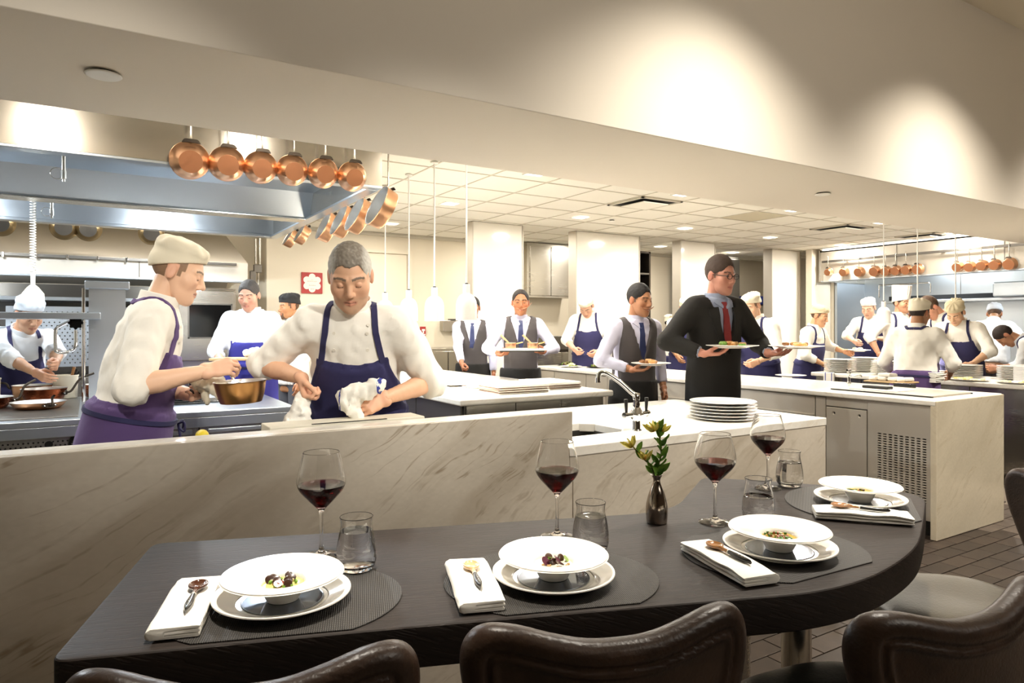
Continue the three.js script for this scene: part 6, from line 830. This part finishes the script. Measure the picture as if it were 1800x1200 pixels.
// ------------------------------------------------------------------ plate counter extras
function tray(x, v, h, l, n, mats) { const t = thing('food_tray', l, 'tray', R(x, v, h)); mesh('dish', lathe([[0, 0], [.13, 0], [.16, .012], [.162, .015], [.13, .006], [0, .005]], 40).scale(.8, 1, 1.2), M.porcelain, t); for (let k = 0; k < n; k++) { const m = mesh('morsel', moved(new RoundedBoxGeometry(.035, .016, .025, 2, .007), 0, 0, 0, rnd(3), rnd(-.3, .3)), mats[k % mats.length], t); m.position.set(rnd(-.08, .08), .014 + rnd(.012), rnd(-.12, .12)); } }
const pale = [0xe6dcae, 0xd9d28a, 0xf0e8cc].map(fc);
tray(6.99, 3.2, .921, 'white oval tray of pale yellow bites at the counter edge, before the tall plates', 16, pale); 
tray(7.0, 2.78, .921, 'white oval tray of pale bites before the clear box', 12, pale);
{ const t = thing('clear_box', 'clear plastic box standing on the far plate counter at the right', 'box', R(7.3, 2.78, .921)); const o = 'shell'; mesh(o, [bx(-.13, .13, -.12, -.114, 0, .15), bx(-.13, .13, .114, .12, 0, .15), bx(-.13, -.124, -.114, .114, 0, .15), bx(.124, .13, -.114, .114, 0, .15), bx(-.124, .124, -.114, .114, 0, .006)], phy({ color: 0xffffff, transmission: .85, thickness: 0, roughness: .25 }), t); mesh('rim', bx(-.135, .135, -.125, -.113, .146, .154, .003), M.white, t); mesh('rim', bx(-.135, .135, .113, .125, .146, .154, .003), M.white, t); }
{ const [x, v] = [7.6, 4.12], t = thing('squeeze_bottle', 'clear squeeze bottle half full of green oil, behind the plate stacks', 'bottle', R(x, v, .921)); mesh('bottle', lathe([[0, 0], [.03, 0], [.032, .01], [.032, .14], [.026, .155], [0, .156]], 28), phy({ color: 0xf4f4e6, roughness: .3, transmission: .4, thickness: 0 }), t); mesh('oil', lathe([[0, -.001], [.0325, .002], [.0328, .07], [0, .07]], 28), phy({ color: 0xa8b83a, roughness: .3 }), t); mesh('nozzle', lathe([[.026, .155], [.02, .165], [.005, .20], [0, .2]], 20), M.white, t); }
{ const t = thing('white_tray', 'white paper lined tray with a black box behind the plate stacks', 'tray', R(7.68, 4.0, .921)); mesh('tray', bx(-.08, .08, -.28, .05, 0, .02, .006), M.paper, t); mesh('black_box', bx(-.05, .02, -.04, .04, .02, .06, .004), M.black, t); mesh('lining', cloth(.14, .2, .02, 3).translate(0, .028, .16), M.linen, t); }
for (let k = 0; k < 3; k++) { const t = thing('steel_bain', `round steel container on the range behind the bending cook, ${ord[k]} from the left`, 'container', R(10.7, 3.4 - k * .3, .901), 0, 'steel containers on the right range'); mesh('pot', lathe([[0, 0], [.09, 0], [.1, .01], [.1, .2], [.108, .205], [.096, .2], [.094, .012], [0, .008]], 32), M.steel, t); mesh('rim_band', moved(new THREE.TorusGeometry(.103, .005, 6, 32), 0, .203, 0, 0, Math.PI / 2), M.steel, t); }
// ------------------------------------------------------------------ stove things at the left
function cookPan(x, v, h, Rr, depth, base, hdir, label, mats, lift = .06, hl = .26) {
  const [o, i, b] = panGeo(Rr, depth, base), t = thing('copper_pot', label, 'copper pan', R(x, v, h), yawTo(...hdir)); const body = mesh('pan_body', o, mats[0], t); body.position.y = .002; mesh('lining', i, mats[1], body);
  mesh('handle', tube([V(0, depth * .7, Rr * .93), V(0, depth * .8, Rr + .03), V(0, depth + lift * .6, Rr + hl * .5), V(0, depth + lift, Rr + hl)], .0075, 24, 8), M.iron, t); mesh('bracket', extr(roundPoly([[-Rr * .32, .0, .006], [-.012, .018, .01], [.012, .018, .01], [Rr * .32, 0, .006], [.02, -.014, .01], [-.02, -.014, .01]], 4), .006, .001, 1).translate(0, depth * .66, Rr * .945), M.iron, t); for (const s of [-1, 1]) mesh('rivet', moved(new THREE.SphereGeometry(.006, 10, 8), s * Rr * .2, depth * .66, Rr * .945 + .007), M.chrome, t); return t;
}
const cm = [M.copperDark, M.tin], cl = [M.copper, M.tin];
cookPan(-.28, 5.26, .906, .15, .042, .115, [.45, -.9], 'shallow copper frying pan at the front of the stove island', cl, .05, .05); cookPan(-.27, 5.66, .906, .135, .095, .10, [.95, -.3], 'reddish copper saucepan with iron handle behind the frying pan', cm, .1, .17); cookPan(-.35, 5.96, .906, .125, .10, .11, [-.9, .4], 'copper pot behind the saucepan, half hidden by a crock', cl, .02, .1); cookPan(.08, 5.95, .906, .12, .09, .11, [.1, 1], 'wide reddish copper pot behind the steel post', cm, .02, .1); cookPan(-.56, 5.42, .906, .14, .07, .105, [.95, .2], 'copper pan with raised iron handle cut by the left picture edge', cm, .1, .12);
for (const [x, v, l, ut] of [[-.155, 5.93, 'cream round crock with dark handled tools, beside the saucepan', 1], [-.60, 5.80, 'cream round crock with a steel skimmer, left picture edge', 0]]) { const t = thing('utensil_crock', l, 'crock', R(x, v, .906)); mesh('crock', lathe([[0, 0], [.072, 0], [.075, .005], [.08, .155], [.084, .16], [.084, .168], [.078, .168], [.07, .01], [0, .008]], 40), phy({ color: 0xe2dcc8, roughness: .35 }), t); if (ut) for (let k = 0; k < 3; k++) mesh('utensil', bar(V(.02, .06, 0), V(.055 + k * .016, .225 - k * .02, .01 - k * .02), .009, .011), k ? M.black : M.horn, t); else mesh('utensil', [bar(V(0, .06, 0), V(.02, .25, 0), .011), bx(.0, .06, -.012, .012, .235, .25, .004)], M.steel, t); }
{ // clamp with black knob on the gantry edge post
  const t = thing('can_opener', 'chrome clamp frame with a black star knob on the gantry post', 'clamp', R(-.085, 5.54, 1.36)); mesh('frame', tube([V(.03, .11, 0), V(-.03, .10, 0), V(-.10, .06, 0), V(-.115, .03, 0), V(-.115, -.08, 0), V(-.10, -.11, 0), V(-.02, -.10, 0), V(.0, -.05, 0), V(.0, .04, 0)], .011, 50, 8), M.chrome, t); mesh('arm', bar(V(.03, .10, 0), V(.03, .10, -.05), .012), M.chrome, t);
  const s = []; for (let k = 0; k < 48; k++) { const a = k / 48 * 6.283, r = .042 + .005 * Math.cos(a * 8); s.push([r * Math.cos(a), r * Math.sin(a)]); } mesh('knob', extr(s, .02, .004, 2).translate(.0, .09, .01), M.blackGloss, t);
}
{ const [x, v] = G(322, 700, .9); for (let k = 0; k < 3; k++) { const m = mesh('black_tray', bx(-.11, .11, -.14, .14, -.004, .008, .003), M.blackGloss); m.position.copy(R(.56 + rnd(.01), 5.2 + rnd(.01), .906 + k * .014)); tag(m, `black sheet tray on the steel island, ${['bottom', 'middle', 'top'][k]} of three`, 'tray', 'black sheet trays'); } }
{ const m = mesh('black_tray', bx(-.14, .14, -.1, .1, -.004, .008, .003), M.blackGloss); m.position.copy(R(.80, 5.2, .906)); tag(m, 'flat black tray holding a small green salad, right of the stacked trays', 'tray'); salad(.82, 5.2, .916, 16, .05, 'small green and pink salad behind the raised copper pan', [0x7fa23a, 0xd98a8a, 0xb9c46a, 0xf0ead8].map(fc)); }
{ const m = mesh('side_towel', cloth(.05, .20, .025, 7), M.linen); m.position.copy(R(.02, 5.05, .925)); m.rotation.set(.25, 0, .1); tag(m, 'white cloth end lying on the stove behind the purple apron', 'towel'); }
// ------------------------------------------------------------------ ledge behind the partition, board, lemon
{ const t = thing('work_ledge', 'narrow marble topped work ledge behind the low marble wall', 'work surface', R(.6, 2.6, 0)); wpart('top', bx(-3.3, 1.7, 2.505, 2.67, .99, 1.02, .004), M.marbleTop, t); wpart('front', bx(-3.3, 1.7, 2.51, 2.64, .02, .99), M.steelDark, t); wpart('back_rim', bx(-3.3, 1.7, 2.665, 2.675, .975, 1.022, .003), M.steel, t); }  // top made white marble to bounce light up to chef and beam
{ const t = thing('chopping_board', 'pale board with dark edge just behind the marble wall, before the grey haired chef', 'board', R(.84, 2.575, 1.0215)); mesh('board', bx(-.30, .30, -.065, .075, 0, .043, .004), M.bone, t); mesh('runner', bx(-.15, .14, -.066, -.058, .0425, .0445), M.black, t); }
{ const m = mesh('lemon', moved(new THREE.SphereGeometry(.0225, 20, 14).scale(1, 1, 1.3), 0, 0, 0), fc(0xe6cf3a)); m.position.copy(R(.33, 2.58, 1.043)); tag(m, 'bright yellow lemon peeking above the marble wall', 'lemon'); }
// ------------------------------------------------------------------ things in hands
{ // copper pan held by the left chef
  const [o, i, b] = panGeo(.100, .085, .080), D = 2.76, q = ray(424, D), t = thing('copper_pan', 'shiny copper pan held out by the young chef', 'copper pan', R(q[0], q[1], EYE - (706 - 575) * D / 1200), 0); const body = mesh('pan_body', o, std({ color: 0xd9a468, metalness: 1, roughness: .3 }), t); mesh('lining', i, M.tin, body); body.rotation.z = .05; const hd = P1.left.clone().sub(t.position); mesh('handle', tube([V(0, .07, 0).addScaledVector(hd.clone().setY(0).normalize(), .10), V(0, .08, 0).addScaledVector(hd.clone().setY(0).normalize(), .14), hd.clone().multiplyScalar(.9), hd.clone().multiplyScalar(1.1)], .009, 20, 8), M.iron, t); mesh('bracket', moved(new THREE.SphereGeometry(.016, 12, 8).scale(1, .8, 1), hd.x / Math.hypot(hd.x, hd.z) * .102, .066, hd.z / Math.hypot(hd.x, hd.z) * .102), M.iron, t);
  const g = snet((x, y, z) => { const f = .012 * noise.noise(x * 40, y * 30, z * 40); let d = ell(x, y, z, [0, 0, 0], [.085, .03, .05]) + f; d = smin(d, cap(x, y, z, [.04, -.01, .02], [.10, -.055, .03], .028, .012) + f, .02); return smin(d, cap(x, y, z, [-.04, -.01, -.01], [.02, -.075, .03], .026, .014) + f, .02); }, [-.13, -.12, -.1], [.15, .07, .1], .006); const c = mesh('kitchen_cloth', g, CL.cream); c.position.copy(P1.left.clone().lerp(t.position.clone().add(V(0, .07, 0)), .32).add(V(0, .03, 0))); c.rotation.y = -yawTo(.85, -.525); tag(c, 'cream folded cloth wrapped round the handle of the held copper pan', 'cloth');
  const sp = thing('tasting_spoon', 'steel spoon in the hand of the young chef, over the pan', 'spoon', P1.right.clone()); const d = t.position.clone().add(V(0, .06, 0)).sub(P1.right); mesh('handle', bar(V(0, 0, 0), d.clone().multiplyScalar(.75), .0035), M.chrome, sp); mesh('bowl', moved(new THREE.SphereGeometry(.02, 14, 10).scale(1, .4, 1.4), ...arr(d.clone().multiplyScalar(.85))), M.chrome, sp);
}
function rag(pos, lobes, mat, label, cat = 'towel', h = .007) { const g = snet((x, y, z) => { let d = 1; for (const [a, b, ra, rb] of lobes) d = smin(d, cap(x, y, z, a, b, ra, rb), .025); return d + .010 * noise.noise(x * 28, y * 22, z * 28) + .006 * (1 - 2 * Math.abs(noise.noise(x * 45, y * 36, z * 45))) ; }, [-.16, -.22, -.12], [.16, .14, .12], h); const m = mesh('towel', tri(g), mat); m.position.copy(pos); m.rotation.y = Math.atan2(-.5255, .8508) ; return tag(m, label, cat); }
const stripe = tex(256, (u, v) => { const k = (u * 1 + .0) % 1; return (Math.abs(k - .30) < .035 || Math.abs(k - .62) < .018) ? [58, 66, 150] : [244, 240, 230]; }, true, .22);
rag(P2.left.clone().add(V(-.03, .03, .03)), [[[-.06, .01, .02], [.05, .05, .0], .045, .035], [[-.05, -.02, .02], [.0, -.10, .03], .04, .022], [[.02, .03, 0], [.07, .06, -.01], .03, .02]], std({ map: stripe, roughness: .95 }), 'white towel with blue stripes gathered in the hand of the grey haired chef');
rag(P2.right.clone().add(V(-.03, -.075, .0)), [[[0, .05, 0], [-.03, -.06, .01], .032, .05], [[-.03, -.05, 0], [-.06, -.14, .02], .045, .035], [[0, -.02, 0], [.03, -.1, .01], .03, .03]], CL.white, 'plain white cloth trailing from the right hand of the grey haired chef');
{ const p = P4.left.clone().add(P4.right).multiplyScalar(.5), t = thing('serving_board', 'long wooden board carried by the chef in the blue apron', 'board', p.clone().add(V(0, .018, 0)), P4.turn); mesh('board', new RoundedBoxGeometry(.46, .022, .22, 2, .008).translate(0, .0, .05), M.paleWood, t); mesh('grip', bar(V(.22, 0, .05), V(.30, 0, .05), .018), M.paleWood, t); rag(p.clone().add(V(.08, .06, .0)), [[[-.06, 0, 0], [.06, .01, 0], .035, .035], [[0, .02, 0], [.03, .04, 0], .03, .02]], CL.cool, 'crumpled white cloth on the carried wooden board', 'cloth', .01); }
{ const p = P7.left.clone().add(P7.right).multiplyScalar(.5), t = thing('serving_tray', 'white rectangular tray carried by the smiling waiter', 'tray', p.clone().add(V(0, .016, 0)), P7.turn); mesh('tray', new RoundedBoxGeometry(.44, .016, .30, 2, .006).translate(0, 0, .08), M.porcelain, t); mesh('underside', new RoundedBoxGeometry(.40, .012, .26, 2, .005).translate(0, -.013, .08), M.black, t);
  for (const s of [-1, 1]) { const o = V(s * .10, .010, .09).applyAxisAngle(V(0, 1, 0), P7.turn).add(t.position); const k = thing('copper_pot', `small copper pot with wooden spoon on the tray, ${s < 0 ? 'left' : 'right'} one`, 'copper pot', o, P7.turn, 'small copper pots on the tray'); const [a, b] = panGeo(.05, .05, .046); mesh('pot_body', a, M.copper, k); mesh('lining', b, M.tin, k); mesh('wooden_spoon', bar(V(.01, .02, 0), V(-.09, .12, .0), .006, .011), M.paleWood, k); mesh('handle', bar(V(.05, .04, 0), V(.11, .055, 0), .006), M.brass, k); } }
function heldPlate(P, off, r, label, food) { const p = P.clone().add(off); const d = mesh('dinner_plate', plateGeo, M.porcelain); d.position.copy(p); d.scale.set(r, 1.2, r); tag(d, label[0], 'plate'); const t = thing('plated_food', label[1], 'food', p.clone().add(V(0, .012, 0))); for (let k = 0; k < 9; k++) { const m = mesh('morsel', moved(new RoundedBoxGeometry(.05, .022, .032, 2, .009), 0, 0, 0, rnd(3), rnd(-.4, .4)), food[k % food.length], t); m.position.set(rnd(-.05, .05) * r, .008 + rnd(.015), rnd(-.05, .05) * r); } }
const brown = [0xb87a3e, 0xd9a05c, 0x8a5a2e].map(fc), greens = [0xc98a44, 0xd9a868, 0x6f9a3a].map(fc);
const fwd = (P, r, f) => V(Math.sin(P.turn) * f + Math.cos(P.turn) * r, .022, Math.cos(P.turn) * f - Math.sin(P.turn) * r);
heldPlate(P9.right, fwd(P9, .02, .10), 1.2, ['white plate held by the waiter with grey waistcoat', 'golden brown food on the plate of the waiter with grey waistcoat'], brown);
heldPlate(P10.right, fwd(P10, .06, .10), 1.45, ['large white plate in the right hand of the suited man', 'golden food with a green tip on the plate before the suited man'], greens);
heldPlate(P10.left, fwd(P10, .02, .14), 1.5, ['large white plate in the outstretched left hand of the suited man', 'small golden food on the outstretched plate'], brown);
heldPlate(P14.left, fwd(P14, .06, .08), 1.1, ['white plate tilted in the hands of the woman cook', 'pale food on the plate of the woman cook'], pale);
for (const o of scene.children) if (o.isGroup || o.isMesh) o.traverse(c => { if (c.isMesh) { c.castShadow = true; c.receiveShadow = true; } });
renderer.render(scene, camera);
